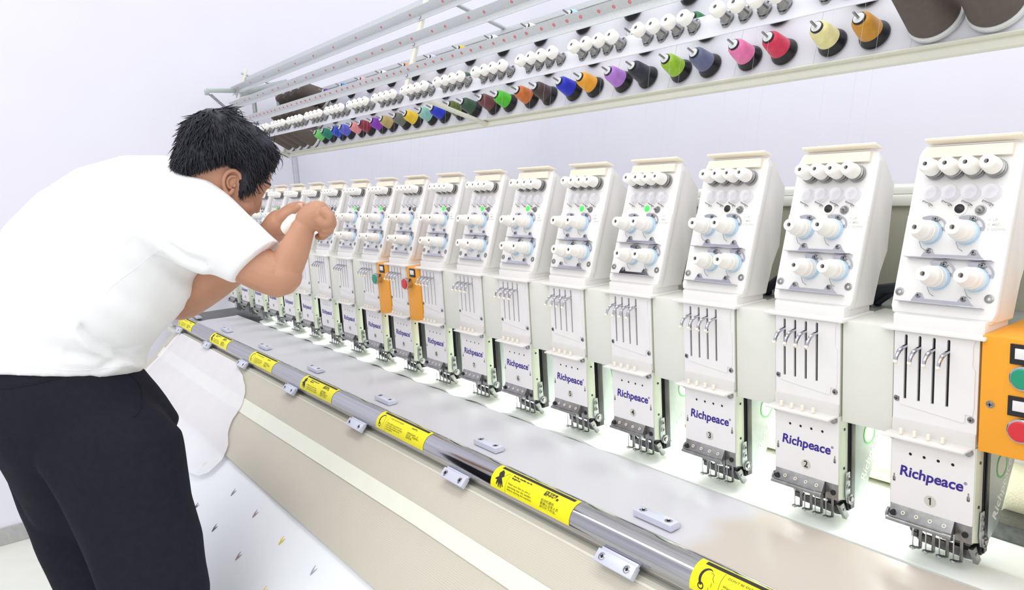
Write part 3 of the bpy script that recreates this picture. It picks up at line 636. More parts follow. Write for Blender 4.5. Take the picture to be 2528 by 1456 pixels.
def sticker(kind):
    L = 0.245; H0, H1 = -0.024, 0.030
    parts = []
    bm = BM(); put(bm, grid_data(0, L, H0, H1, 2, 14), wrap(0, A0)); put(bm, grid_data(0, L, H0, H1, 2, 14, 0.0), wrap(0, A0))
    bmesh.ops.remove_doubles(bm, verts=bm.verts, dist=1e-6)
    a = mesh_from('sticker_sheet', bm, M_['yellow'])
    bm = BM(); put(bm, grid_data(0.012, L-0.01, H1-0.009, H1-0.002, 2, 4, 0.0002), wrap(0, A0))
    put(bm, grid_data(0.0500, 0.0506, H0+0.001, H1-0.010, 1, 12, 0.0002), wrap(0, A0))
    if kind == 0:
        put(bm, sub2(curve_mesh([[(0.026+p*1.25, 0.0-0.001+q*1.15) for p, q in hand]], 0.0001), 0.004), wrap(0, A0))
        put(bm, sub2(curve_mesh([[(0.030, 0.0), (0.0312, 0.0005), (0.045, 0.016), (0.044, 0.0165)]], 0.0001), 0.004), wrap(0, A0))
        rows = [('Moving needles can be\ndangerous', 0.0052, 0.058, 0.0130, 0.0002), ('Make sure that no one is\noperating near the needles\nbefore starting the machine.', 0.0056, 0.056, -0.0080, 0.0), ('运转机针有\n危险注意安全', 0.0056, 0.160, 0.0120, 0.0003), ('启动机器前\n要确认没有人员\n进行针下作业。', 0.0060, 0.160, -0.0080, 0.0)]
    else:
        o = [(0.026+p*1.25, q*1.2) for p, q in headcurl]; i_ = [(0.0275+(p+0.001)*1.05, q*1.03) for p, q in reversed(headcurl)]
        put(bm, sub2(curve_mesh([o+i_], 0.0001), 0.004), wrap(0, A0))
        put(bm, sub2(curve_mesh([circ(0.0055, 0.020, -0.012), circ(0.0036, 0.020, -0.012)], 0.0001), 0.004), wrap(0, A0))
        fc = [(0.030, 0.012), (0.036, 0.010), (0.037, 0.004), (0.041, 0.0), (0.038, -0.002), (0.038, -0.008), (0.034, -0.010), (0.033, -0.015)]
        fcl = fc+[(a-0.0007, b-0.0004) for a, b in reversed(fc)]
        put(bm, sub2(curve_mesh([fcl], 0.0001), 0.004), wrap(0, A0))
        rows = [("DON'T BE ENTANGLED", 0.0050, 0.058, 0.0140, 0.0), ('Wear safety cap, protect your\nhair, fingers, clothes or anything\nfrom being entangled by the\nmoving parts.', 0.0050, 0.056, -0.0070, 0.0), ('小心卷入', 0.0056, 0.165, 0.0140, 0.0002), ('勿靠近运动件，以\n免头发、手指等卷入\n造成伤害。', 0.0054, 0.160, -0.0060, 0.0)]
    for (s, sz, x, y, b) in rows:
        put(bm, sub2(text_mesh(s, sz, b, 0, 0.0, align='LEFT'), 0.004), (lambda fn, dx, dy: (lambda p: fn(Vector((p.x*1.25+dx, p.y+dy, 0.0003)))))(wrap(0, A0), x, y))
    c = mesh_from('sticker_print', bm, M_['inkblack'], smooth=False)
    return a, c
ST = [sticker(0), sticker(1)]
STX = [(-0.216, 1), (-0.736, 0), (-1.257, 1), (-1.790, 0), (-2.299, 1), (-2.83, 0), (-3.385, 1)]
names = ['with drawn head, nearest the camera', 'with black hand, second nearest', 'with drawn head, third nearest', 'with black hand, fourth nearest', 'with drawn head, fifth nearest', 'with black hand, next to the man', 'with drawn head, farthest, behind the shirt']
for (x, k), nm in zip(STX, names):
    t = thing('warning_sticker', 'yellow warning sticker on tube '+nm, 'sticker', (x, 0, 0), 'warning stickers on the tube')
    for me, nn in zip(ST[k], ('sticker_sheet', 'sticker_print')):
        o = bpy.data.objects.new(nn, me); C.objects.link(o); o.parent = t
# clips
S45 = Vector((0, -1, -1)).normalized(); N45 = Vector((0, -1, 1)).normalized()
def clip(upper):
    t = thing('clamp', '', 'clamp', (0, 0, 0))
    if upper: o, u, n_ = Vector((0, 0, 0)), -Y, Z
    else: o, u, n_ = Vector((0, 0, 0)), S45, N45
    R3 = Matrix((X, u, n_)).transposed()
    bm = BM(); box(bm, o+n_*0.006, (0.088, 0.023, 0.012), 0.0015, rot=R3); box(bm, o-u*0.014+n_*0.004, (0.084, 0.006, 0.006), 0.001, rot=R3)
    obj('clamp_block', bm, M_['clip'], t)
    for a in (-0.029, 0.029):
        bm = BM(); lathe(bm, [(0.0072, 0.0), (0.0072, 0.0006), (0.0050, 0.0012), (0.0046, 0.0005), (0.001, 0.0003)], o+X*a+n_*0.0118, n_, 18)
        w1, w2, _ = frame_of(n_)
        for q in (w1, w2):
            R4 = Matrix((q, n_.cross(q), n_)).transposed(); box(bm, o+X*a+n_*0.0128, (0.0062, 0.0012, 0.0012), rot=R4, mi=1)
        obj('screw', bm, [M_['chrome'], M_['slot']], t)
    return t
CU, CLo = clip(True), clip(False)
for k in range(7):
    x = -0.366-0.506*k
    o = CU if k == 0 else dup(CU)
    o.location = (x, -0.190, 0.846)
    tag(o, 'silvery two-screw clamp on the film above the tube, %s' % ['nearest the camera', 'second nearest the camera', 'third nearest the camera', 'fourth nearest the camera', 'fifth nearest the camera', 'beside the man, sixth nearest', 'farthest of the row'][k], 'clamp', 'upper clamps')
for k in range(7):
    x = -0.362-0.499*k
    o = CLo if k == 0 else dup(CLo)
    o.location = (x, -0.288, 0.803)
    tag(o, 'silvery two-screw clamp on the net below the tube, %s' % ['nearest the camera', 'second nearest the camera', 'third nearest the camera', 'fourth nearest the camera', 'fifth nearest the camera', 'beside the man, sixth nearest', 'farthest of the row'][k], 'clamp', 'lower clamps')

# ================================================================ NET, STRIP, SHEET
def slope(x, s, off=0.0):
    """s = distance in y from -0.282 going to the front, slope 45 degrees"""
    return Vector((x, -0.282-s, 0.792-s))+N45*off
def cloth(name, fx0, fx1, s0f, s1f, nx, ns, offf, mm, thick=0.0015, angle=60):
    bm = BM(); g = []
    for i in range(nx+1):
        row = []; x = fx0+(fx1-fx0)*i/nx; s0, s1 = s0f(x), s1f(x)
        for j in range(ns+1):
            s = s0+(s1-s0)*j/ns; row.append(bm.verts.new(slope(x, s, offf(x, s))))
        g.append(row)
    for i in range(nx):
        for j in range(ns): bm.faces.new((g[i][j], g[i+1][j], g[i+1][j+1], g[i][j+1]))
    r = bmesh.ops.extrude_face_region(bm, geom=bm.faces[:])
    for v in r['geom']:
        if isinstance(v, bmesh.types.BMVert): v.co -= N45*thick
    return obj(name, bm, mm, angle=angle)
def netoff(x, s):
    a = 0.004+0.0035*noise.noise(Vector((x*3, s*9, 1)))
    if 0.10 < s < 0.22: a += 0.010*math.sin((s-0.10)/0.12*PI)
    return a*min(1, s/0.03)
o = cloth('safety_net', -3.45, 0.55, lambda x: -0.006, lambda x: 0.195, 260, 24, netoff, M_['net'])
tag(o, 'beige fine-meshed net sloping down in front of the chrome tube', 'net')
def so(s, w): return lambda x: s+w*(0.0015*math.sin(x*7)+(x+0.4)*0.0)
o = cloth('pale_tape', -3.40, 0.55, lambda x: 0.060+0.008*max(0, min(1, (-x-0.9)/1.6)), lambda x: 0.088+0.016*max(0, min(1, (-x-0.9)/1.6)), 200, 3, lambda x, s: netoff(x, s)+0.0022, M_['strip'], 0.0012)
tag(o, 'long pale tape strip running along the beige net', 'tape')
# hanging white sheet with stitched marks
def sheet_pt(x, s):
    d = s-0.185
    if s < 0.44: p = slope(x, s, 0.002+0.004*noise.noise(Vector((x*3.2, s*6, 5))))
    else:
        p = slope(x, 0.44, 0.002); q = (s-0.44)*1.4; p = Vector((x, p.y-0.012*math.sin(min(1, q/0.1)*PI/2)-0.012*math.sin(x*22)*min(1, q/0.25), p.z-q))
    if d < 0.02: p -= N45*0.006*(1-d/0.02) if d > 0 else N45*0.006
    return p
bm = BM(); g = []; nx, ns = 200, 40
for i in range(nx+1):
    x = -3.3+3.75*i/nx; row = []
    for j in range(ns+1): row.append(bm.verts.new(sheet_pt(x, 0.180+0.44*j/ns)))
    g.append(row)
for i in range(nx):
    for j in range(ns): bm.faces.new((g[i][j], g[i+1][j], g[i+1][j+1], g[i][j+1]))
cols = [srgb(120, 120, 140), srgb(170, 170, 180), srgb(230, 200, 60), srgb(130, 60, 170), srgb(60, 110, 100), srgb(180, 150, 160)]
mm = [M_['sheet']]+[mat('stitch_'+n_, c_, 0.6, noise_amt=0.05) for n_, c_ in zip(('navy', 'grey', 'yellow', 'violet', 'teal', 'mauve'), cols)]
marks = [(-1.942, .325, 1), (-1.778, .249, 2), (-1.572, .248, 6), (-1.738, .324, 1), (-1.364, .249, 3), (-1.509, .323, 6), (-1.158, .247, 2), (-0.995, .190, 4), (-1.623, .188, 1), (-1.409, .188, 1), (-1.18, .188, 3), (-1.291, .327, 3), (-1.09, .325, 4), (-0.93, .248, 4), (-0.75, .192, 5), (-2.10, .25, 2), (-1.06, .40, 2), (-1.30, .40, 4), (-0.72, .25, 3), (-0.52, .25, 5)]
for (x, s, k) in marks:
    for (dx, ds) in ((-0.004, -0.017), (0.010, -0.015)):
        a = sheet_pt(x, s)+N45*0.001; b = sheet_pt(x+dx, s+ds)+N45*0.001
        tube(bm, [a, (a+b)/2+N45*0.0006, b], [0.0011, 0.0016, 0.0005], 5, k)
o = obj('hanging_sheet', bm, mm, angle=60); tag(o, 'white sheet with small coloured stitched V marks hanging before the net', 'cloth')
# thin white cloth lying across the net on the left
def veil_s1(x):
    pts = [(-3.4, .30), (-2.50, .31), (-2.25, .285), (-2.12, .245), (-2.02, .262), (-1.96, .225), (-1.93, .185), (-1.98, .150), (-2.05, .115), (-2.13, .085), (-2.18, .060), (-2.22, .045)]
    return pts
edge = [(-3.35, .30), (-2.9, .31), (-2.5, .30), (-2.20, .285), (-2.05, .268), (-1.99, .245), (-1.965, .205), (-1.985, .175), (-2.06, .150), (-2.115, .115), (-2.125, .085), (-2.17, .055), (-2.21, .040), (-2.30, .020), (-2.42, .008)]
bm = BM(); g = []; nr = 14
for (x, s) in edge:
    row = []
    for j in range(nr+1):
        f = j/nr; xx = -3.35+(x+3.35)*f if x > -3.3 else x
        xb, sb = (max(-3.35, x-0.0)), 0.004
        row.append(None)
    g.append(row)
bm.free(); bm = BM(); nx, ns = 110, 30; vg = {}
def veil_range(x):
    """s-range covered at a given x from the outline"""
    hi = None; lo = 0.0
    ss = []
    for (a, b) in zip(edge[:-1], edge[1:]):
        if (a[0]-x)*(b[0]-x) <= 0 and a[0] != b[0]: ss.append(a[1]+(b[1]-a[1])*(x-a[0])/(b[0]-a[0]))
    return ss
for i in range(nx+1):
    x = -3.35+1.383*i/nx; ss = sorted(veil_range(x))
    if not ss: continue
    hi = ss[-1]; lo = ss[0] if len(ss) > 1 else 0.0
    if x < -2.42: lo = 0.0
    for j in range(ns+1):
        s = lo+(hi-lo)*j/ns
        vg[i, j] = bm.verts.new(slope(x, s, netoff(x, min(s, .2))+0.007+0.004*noise.noise(Vector((x*9, s*9, 2)))+0.002*noise.noise(Vector((x*30, s*30, 2)))))
for (i, j) in list(vg):
    if all(k in vg for k in ((i+1, j), (i+1, j+1), (i, j+1))): bm.faces.new((vg[i, j], vg[i+1, j], vg[i+1, j+1], vg[i, j+1]))
o = obj('thin_cloth', bm, M_['veil'], angle=60); tag(o, 'thin translucent white cloth with wavy edge lying on the net beside the man', 'cloth')

# ================================================================ SPOOL RACK
ta_ = math.radians(20); DU = Vector((0, math.sin(ta_), math.cos(ta_))); DN = Vector((0, -math.cos(ta_), math.sin(ta_)))
D0 = Vector((0, 0.413, 1.68))
def dp(x, u, o=0.0): return D0+X*x+DU*u+DN*o
RXL, RXR = -3.56, 0.16
RK = thing('spool_rack', 'long inclined white spool rack above and behind the heads', 'rack', (0, 0.4, FZ))
def rk(name, bm, mm, **k):
    for v in bm.verts: v.co -= Vector((0, 0.4, FZ))
    return obj(name, bm, mm, RK, **k)
RD = Matrix((X, DU, DN)).transposed()
bm = BM(); box(bm, dp((RXL+RXR)/2, 0.109, -0.004), (RXR-RXL, 0.300, 0.004), 0.001, rot=RD)
for q in range(18): box(bm, dp(RXL+0.12+0.2*q, 0.109, -0.0019), (0.0012, 0.298, 0.0006), rot=RD, mi=1)
rk('deck', bm, [M_['deck'], M_['rail']])
bm = BM(); box(bm, dp((RXL+RXR)/2, -0.043, 0.000), (RXR-RXL, 0.003, 0.016), 0.001, rot=RD); box(bm, dp((RXL+RXR)/2, -0.052, -0.012), (RXR-RXL, 0.020, 0.012), 0.001, rot=RD)
rk('front_lip', bm, M_['cream'])
bm = BM(); box(bm, dp((RXL+RXR)/2, 0.268, 0.004), (RXR-RXL, 0.020, 0.014), 0.001, rot=RD); rk('top_lip', bm, M_['rail'])
for x in (RXL, RXR):
    bm = BM(); box(bm, dp(x, 0.109, -0.004), (0.022, 0.340, 0.030), 0.002, rot=RD); rk('side_bar', bm, M_['cream'])
UA = Vector((0, 0.100, 1.742)); ud = Vector((0, 0.094, 0.268)).normalized(); un = Vector((0, -ud.z, ud.y))
for x in (-3.50, -1.645, 0.13):
    bm = BM(); a = Vector((x, 0.402, 1.627)); b = Vector((x, 0.098, 1.730)); d = (b-a).normalized(); R3 = Matrix((X, d, X.cross(d))).transposed()
    box(bm, (a+b)/2, (0.020, (b-a).length+0.02, 0.012), 0.003, rot=R3)
    ar = rk('arm', bm, M_['cream'])
    bm = BM(); R3 = Matrix((X, ud, un)).transposed()
    box(bm, Vector((x, UA.y, UA.z))+ud*0.170+un*(-0.006), (0.022, 0.360, 0.012), 0.002, rot=R3); rk('upright', bm, M_['cream'])
for x in (-3.50, 0.13):
    bm = BM(); cyl(bm, (x, 0.43, FZ), (x, 0.43, 1.64), 0.016, 20); cyl(bm, (x, 0.43, 1.28), (x, 0.43, 1.34), 0.021, 20); rk('post', bm, M_['chrome'])
for x in (-3.50, -1.645, 0.13):
    bm = BM(); a = Vector((x, 0.500, 1.945)); b_ = Vector((x, 0.200, 2.045)); d = (b_-a).normalized(); R3 = Matrix((X, d, X.cross(d))).transposed()
    box(bm, (a+b_)/2, (0.020, (b_-a).length+0.01, 0.008), 0.002, rot=R3); rk('brace', bm, M_['rail'])
# brackets and tensioned lever at the left end
bm = BM(); box(bm, (-3.555, 0.13, 1.965), (0.012, 0.20, 0.022), 0.002); box(bm, (-3.555, 0.03, 1.955), (0.014, 0.024, 0.028), 0.003); lv = rk('lever', bm, M_['alu'])
bm = BM(); q = []
a = Vector((-3.555, 0.045, 1.945)); b = Vector((-3.545, 0.108, 1.880)); d = b-a; u1, w1, dd = frame_of(d)
for i in range(0, 12*13): q.append(a+d*(i/(12*13))+(u1*math.cos(i*PI/6)+w1*math.sin(i*PI/6))*0.0075)
tube(bm, q, 0.0014, 5); rk('coil_spring', bm, M_['darksteel'])
bm = BM(); cyl(bm, (-3.545, 0.26, 1.70), (-3.545, 0.26, 1.97), 0.012, 14); cyl(bm, (-3.46, 0.36, 1.72), (-3.46, 0.36, 1.96), 0.012, 14); box(bm, (-3.52, 0.30, 1.975), (0.09, 0.26, 0.03), 0.003, rot=Matrix.Rotation(math.radians(14), 3, 'X')); rk('end_bracket', bm, M_['alu'])
# perforated guide rails
def rail(s_, x0, dots, label, wide=0.028):
    t = thing('thread_guide_rail', label, 'rail', (x0, 0, 1.9), 'perforated thread guide rails')
    o = Vector((0, UA.y, UA.z))+ud*s_-Vector((x0, 0, 1.9)); L0, L1 = x0, RXR
    bm = BM(); R3 = Matrix((X, ud, un)).transposed()
    def seg(c, sx, R, sz): box(bm, c, sz, 0.0006, rot=R)
    box(bm, o+X*((L0+L1)/2)+un*0.0015, (L1-L0, 0.019, 0.0015), 0.0004, rot=R3)
    tl = math.radians(52); du = (ud*math.cos(tl)+un*math.sin(tl)).normalized(); dn = X.cross(du); R4 = Matrix((X, du, dn)).transposed()
    base = o+ud*0.0095+un*0.0015
    box(bm, base+X*((L0+L1)/2)+du*(wide/2), (L1-L0, wide, 0.0015), 0.0004, rot=R4)
    obj('rail_profile', bm, M_['rail'], t)
    bm = BM(); sgn = 1
    nd = dn if dn.z < 0 else -dn
    for x in dots:
        if not (L0+0.02 < x < L1-0.02): continue
        ring = [base+X*x+du*wide*0.45+nd*0.0012+(X*math.cos(2*PI*i/10)+du*math.sin(2*PI*i/10))*0.0032 for i in range(10)]
        tube(bm, ring, 0.0012, 5, closed=True)
    g_ = obj('grommet', bm, M_['grommet'], t); g_['kind'] = 'stuff'
    for x in (-3.50, -1.645, 0.13):
        if x < L0: continue
        bm = BM(); lathe(bm, [(0.006, 0), (0.006, 0.003), (0.003, 0.0045)], o+X*x+un*0.003, un, 10); obj('bolt', bm, M_['chrome'], t)
d3 = [-0.03-0.2*k-0.047*j for k in range(18) for j in range(4)]; d2 = [-0.05-0.2*k-q for k in range(18) for q in (0, 0.075)]; d1 = [-0.1-0.2*k for k in range(18)]
rail(0.0365, -3.27, d3, 'lowest perforated thread guide rail with many pink holes, above the white tension knobs', 0.0235)
rail(0.1375, -3.56, d2, 'middle perforated thread guide rail with paired pink holes')
rail(0.2250, -3.60, d1, 'upper perforated thread guide rail with widely spaced pink holes')
bm = BM(); R3 = Matrix((X, ud, un)).transposed(); box(bm, Vector(((-3.50+RXR)/2, UA.y, UA.z))+ud*0.2825-un*0.014, (RXR+3.50, 0.046, 0.003), 0.0006, rot=R3)
tag(obj('top_panel', bm, M_['rail']), 'flat pale grey strip along the very top of the rack', 'panel')
# tension rail with knobs
KU = Vector((0, 0.089, 1.726))
t = thing('tension_rail', 'sloping strip carrying rows of white knobs in front of the spools', 'rail', (0, 0.12, 1.70))
TO = Vector((0, 0.12, 1.70)); kax = Vector((0, -math.cos(math.radians(27)), math.sin(math.radians(27)))); kup = Vector((0, kax.z, -kax.y))
KB = Vector((0, 0.124, 1.712))
bm = BM(); R3 = Matrix((X, kup, kax)).transposed(); box(bm, KB-TO+X*(-1.58)-kup*0.0+kax*(-0.002), (3.50, 0.052, 0.0025), 0.0006, rot=R3)
obj('rail_strip', bm, M_['deck'], t)
for k in range(0, 17):
    for j in range(4):
        x = -0.182-0.2*k+(1.5-j)*0.0405
        o = KB-TO+X*x+kup*0.004
        if k == 0 and j == 0:
            bm = BM(); lathe(bm, [(0.0095, 0.025), (0.0140, 0.026), (0.0146, 0.028), (0.0143, 0.041), (0.0128, 0.0435), (0.0040, 0.044), (0.0037, 0.039), (0.0004, 0.0385)], (0, 0, 0), kax, 20, cap=False)
            kmesh = mesh_from('knob', bm, M_['knob'])
            bm = BM(); lathe(bm, [(0.0125, 0.000), (0.0125, 0.0015), (0.008, 0.002), (0.0140, 0.004), (0.0140, 0.006), (0.0115, 0.007), (0.0100, 0.010), (0.0085, 0.026)], (0, 0, 0), kax, 18)
            tube(bm, [Vector((-0.011, 0, 0))-kup*0.008+kax*0.002, Vector((-0.004, 0, 0))-kup*0.017+kax*0.004, Vector((0.004, 0, 0))-kup*0.016+kax*0.002, Vector((0.009, 0, 0))-kup*0.009+kax*0.002], 0.0016, 6)
            tube(bm, [Vector((0.010, 0, 0))+kup*0.006+kax*0.002, Vector((0.009, 0, 0))+kup*0.013+kax*0.006, Vector((0.004, 0, 0))+kup*0.013+kax*0.008], 0.0012, 6)
            smesh = mesh_from('spring_disc', bm, M_['steel'])
            bm = BM(); lathe(bm, [(0.0026, 0.037), (0.0026, 0.0445)], (0, 0, 0), kax, 8); pmesh = mesh_from('post', bm, M_['darksteel'])
        ko = bpy.data.objects.new('tension_knob', kmesh); C.objects.link(ko); ko.parent = t; ko.location = o
        for nn, me in (('tension_disc', smesh), ('knob_post', pmesh)):
            s_ = bpy.data.objects.new(nn, me); C.objects.link(s_); s_.parent = ko
# spools
sax = Vector((0, -math.cos(math.radians(25)), math.sin(math.radians(25))))
bm = BM(); lathe(bm, [(0.0026, -0.004), (0.0026, 0.090), (0.0020, 0.091)], (0, 0, 0), sax, 10); pin_me = mesh_from('spindle', bm, M_['steel'])
def pin(p):
    o = bpy.data.objects.new('spindle', pin_me); C.objects.link(o); o.parent = RK; o.location = p-Vector((0, 0.4, FZ))
bm = BM(); lathe(bm, [(0.028, 0.0), (0.0305, 0.002), (0.0305, 0.005), (0.0290, 0.009), (0.0265, 0.014), (0.0240, 0.022)], (0, 0, 0), sax, 28); base_me = mesh_from('cone_base', bm, M_['black'])
bm = BM(); lathe(bm, [(0.0215, 0.015), (0.0244, 0.0165), (0.0242, 0.022), (0.0206, 0.053), (0.0188, 0.0605), (0.0140, 0.0650), (0.0100, 0.066)], (0, 0, 0), sax, 28); wind_me = mesh_from('winding', bm, M_['brown'])
bm = BM(); lathe(bm, [(0.0122, 0.060), (0.0130, 0.065), (0.0130, 0.0685), (0.0115, 0.0695)], (0, 0, 0), sax, 20); neck_me = mesh_from('cone_neck', bm, M_['black'])
bm = BM(); lathe(bm, [(0.0108, 0.0690), (0.0108, 0.0702), (0.0090, 0.0706), (0.0034, 0.0707)], (0, 0, 0), sax, 20); cap_me = mesh_from('cone_cap', bm, M_['cone_white'])
def spool(p, cname, rgb, where, group):
    t = thing('thread_spool', '%s thread spool on black base, %s' % (cname, where), 'thread spool', p, group)
    for nn, me in (('cone_base', base_me), ('cone_neck', neck_me), ('cone_cap', cap_me)):
        o = bpy.data.objects.new(nn, me); C.objects.link(o); o.parent = t
    me = wind_me.copy(); key = cname.replace(' ', '_').replace('-', '_')+'_thread'
    mmx = bpy.data.materials.get(key) or winding_mat(key, srgb(*rgb)); me.materials[0] = mmx
    o = bpy.data.objects.new('thread_winding', me); C.objects.link(o); o.parent = t
    pin(p)
A = [(('golden ochre', (214, 150, 40)), ('pale cream yellow', (246, 238, 170))), (('crimson red', (222, 44, 84)), ('bright pink', (250, 130, 185))),
     (('slate blue', (100, 108, 142)), ('lime green', (160, 205, 40))), (('blue-black', (34, 38, 52)), ('lilac', (190, 130, 225))),
     (('amber yellow', (250, 170, 30)), ('royal blue', (20, 40, 205))), (('dark brown', (72, 52, 50)), ('rust orange', (214, 118, 50))),
     (('vivid green', (80, 200, 40)), ('maroon brown', (118, 60, 66))), (('deep forest green', (54, 86, 66)), ('olive green', (96, 112, 40))),
     (('ultramarine blue', (20, 50, 205)), ('pale aqua', (150, 205, 195))), (('sunny yellow', (250, 205, 40)), ('grey', (112, 116, 106))),
     (('khaki tan', (192, 168, 106)), ('purple', (140, 50, 190))), (('wine red', (140, 24, 52)), ('salmon pink', (240, 150, 155))),
     (('periwinkle', (92, 96, 212)), ('cobalt blue', (20, 76, 200))), (('teal green', (20, 130, 105)), ('mint green', (120, 215, 110)))]
for k, (r_, l_) in enumerate(A):
    for (c_, x) in ((r_, -0.357+0.044-0.2*k), (l_, -0.357-0.044-0.2*k)):
        spool(dp(x, 0.0, 0.0), c_[0], c_[1], 'in the bottom row of the rack', 'spools in the bottom row')
B = [('dark grey', (70, 72, 80)), ('teal', (20, 120, 110)), ('emerald green', (26, 130, 66)), ('plum purple', (130, 70, 150)), ('yellow', (245, 205, 40)), ('brown', (120, 90, 84)), ('maroon', (110, 24, 60)), ('forest green', (44, 100, 70)), ('dark teal', (20, 100, 100)), ('lemon yellow', (248, 225, 60)), ('violet', (110, 80, 210)), ('red', (225, 50, 50)), ('bright blue', (20, 60, 205)), ('leaf green', (50, 140, 70))]
for k, c_ in enumerate(B): spool(dp(-0.345-0.2*k, 0.095), c_[0], c_[1], 'in the middle row behind the white knobs', 'spools in the middle row')
Cc = [('charcoal', (50, 50, 60)), ('navy', (30, 36, 80)), ('pale green', (180, 225, 180)), ('black', (24, 24, 30)), ('light sky blue', (175, 225, 245)), ('off-white', (245, 232, 228)), ('ice white', (232, 236, 250)), ('golden yellow', (235, 200, 50)), ('pale lavender', (210, 205, 245)), ('orange', (250, 160, 90)), ('white', (238, 232, 238)), ('light pink', (250, 180, 190)), ('azure blue', (70, 155, 230)), ('deep purple', (105, 40, 180))]
for k, c_ in enumerate(Cc): spool(dp(-0.426-0.2*k, 0.207), c_[0], c_[1], 'in the top row behind the perforated rails', 'spools in the top row')
# large brown cones
bm = BM(); lathe(bm, [(0.046, 0.0), (0.0505, 0.002), (0.0505, 0.010), (0.047, 0.013)], (0, 0, 0), sax, 36); cb_me = mesh_from('cone_foot', bm, M_['cone_white'])
bm = BM(); lathe(bm, [(0.0460, 0.012), (0.0475, 0.016), (0.0465, 0.024), (0.0330, 0.130), (0.0305, 0.140), (0.022, 0.146), (0.014, 0.147)], (0, 0, 0), sax, 36); cw_me = mesh_from('cone_winding', bm, M_['brown'])
bm = BM(); lathe(bm, [(0.014, 0.140), (0.012, 0.165), (0.010, 0.166)], (0, 0, 0), sax, 20); ct_me = mesh_from('cone_tip', bm, M_['cone_white'])
def cone(p, lab, grp):
    t = thing('thread_cone', lab, 'thread cone', p, grp)
    for nn, me in (('cone_foot', cb_me), ('cone_winding', cw_me), ('cone_tip', ct_me)):
        o = bpy.data.objects.new(nn, me); C.objects.link(o); o.parent = t
cone(dp(-0.200, 0.012), 'large brown thread cone at the right rack end, left one of two', 'brown cones at the right end')
cone(dp(-0.096, 0.012), 'large brown thread cone at the right rack end, right one of two', 'brown cones at the right end')
for j, (u_, rowname) in enumerate(((0.008, 'bottom row'), (0.108, 'middle row'), (0.207, 'top row'))):
    for k in range(4):
        cone(dp(-3.135-0.1035*k, u_), 'brown thread cone in the %s at the left rack end, %s' % (rowname, ['nearest the coloured spools', 'second from the spools', 'third from the spools', 'outermost left'][k]), 'brown cones at the left end')
# threads running down from the tension rail to the heads
for i in range(2, 13):
    for j in (0, 2, 3):
        x1 = -(i-1)*0.2-0.0405+0.0268*j; xt = -0.182-0.2*(i-2)+(j-1.5)*0.0272
        top = KB+X*xt-kup*0.027+kax*0.002; bot = Vector((x1, 0, HZ))+pp(0, 0.2625, 0.006); bot.x = x1
        bm = BM(); tube(bm, [top, (top+bot)/2+Vector((0, 0.001, 0)), bot], 0.00016, 4)
        o = obj('thread', bm, M_['thread']); tag(o, 'hair-fine pale thread hanging from the spool rack down to a head top', 'thread', 'threads hanging from the rack')
#MAN#
# ================================================================ MAN bending over the table
def at(u, v, d): return CAM+AX_R*((u-1264)/FPX*d)+AX_D*((v-728)/FPX*d)+AX_F*d
UP_ = -AX_D
def loft(bm, secs, n=28, sup=2.0):
    """secs: (centre, half vector a, half vector b)"""
    rings = []
    for c, a, b in secs:
        rg = []
        for i in range(n):
            t = 2*PI*i/n; ca, sa = math.cos(t), math.sin(t); e = 2/sup
            rg.append(bm.verts.new(c+a*(math.copysign(abs(ca)**e, ca))+b*(math.copysign(abs(sa)**e, sa))))
        rings.append(rg)
    for p, q in zip(rings[:-1], rings[1:]):
        for i in range(n): bm.faces.new((p[i], p[(i+1) % n], q[(i+1) % n], q[i]))
    bm.faces.new(rings[0]); bm.faces.new(rings[-1])
def smooth_path(pts, rs, sub=6):
    out, ro = [], []
    P = [pts[0]]+list(pts)+[pts[-1]]; Q = [rs[0]]+list(rs)+[rs[-1]]
    for i in range(1, len(P)-2):
        for k in range(sub):
            t = k/sub; a, b, c, d = P[i-1:i+3]
            out.append(0.5*((2*b)+(c-a)*t+(2*a-5*b+4*c-d)*t*t+(3*b-3*c+d-a)*t**3))
            a, b, c, d = Q[i-1:i+3]; ro.append(0.5*((2*b)+(c-a)*t+(2*a-5*b+4*c-d)*t*t+(3*b-3*c+d-a)*t**3))
    out.append(P[-2]); ro.append(Q[-2]); return out, ro
def limb(bm, pts, rs, n=20):
    p, r = smooth_path([Vector(q) for q in pts], rs)
    ends = [(p[0]-(p[1]-p[0]).normalized()*r[0]*0.5, r[0]*0.6), ]
    p = [p[0]-(p[1]-p[0]).normalized()*r[0]*0.6]+p+[p[-1]+(p[-1]-p[-2]).normalized()*r[-1]*0.6]; r = [r[0]*0.6]+r+[r[-1]*0.6]
    tube(bm, p, r, n)
def ball(bm, c, rx, ry=None, rz=None, rot=None, n=16):
    ry = ry or rx; rz = rz or rx
    r = bmesh.ops.create_uvsphere(bm, u_segments=n, v_segments=n, radius=1.0)
    for v in r['verts']:
        q = Vector((v.co.x*rx, v.co.y*ry, v.co.z*rz)); v.co = (rot @ q if rot else q)+Vector(c)
def solidify(bm, voxel, smooth_it=4, fac=0.5):
    """fuse overlapping closed shapes to one continuous skin"""
    bmesh.ops.recalc_face_normals(bm, faces=bm.faces[:])
    me = bpy.data.meshes.new('tmp'); bm.to_mesh(me); bm.free()
    o = bpy.data.objects.new('tmp', me); C.objects.link(o)
    md = o.modifiers.new('r', 'REMESH'); md.mode = 'VOXEL'; md.voxel_size = voxel
    if smooth_it:
        ms = o.modifiers.new('s', 'SMOOTH'); ms.iterations = smooth_it; ms.factor = fac
    bpy.context.view_layer.update(); dg = bpy.context.evaluated_depsgraph_get()
    m2 = bpy.data.meshes.new_from_object(o.evaluated_get(dg)); b = BM(); b.from_mesh(m2)
    bpy.data.objects.remove(o); bpy.data.meshes.remove(me); bpy.data.meshes.remove(m2); return b
MB_ = at(250, 1100, 1.78); MB_.z = FZ
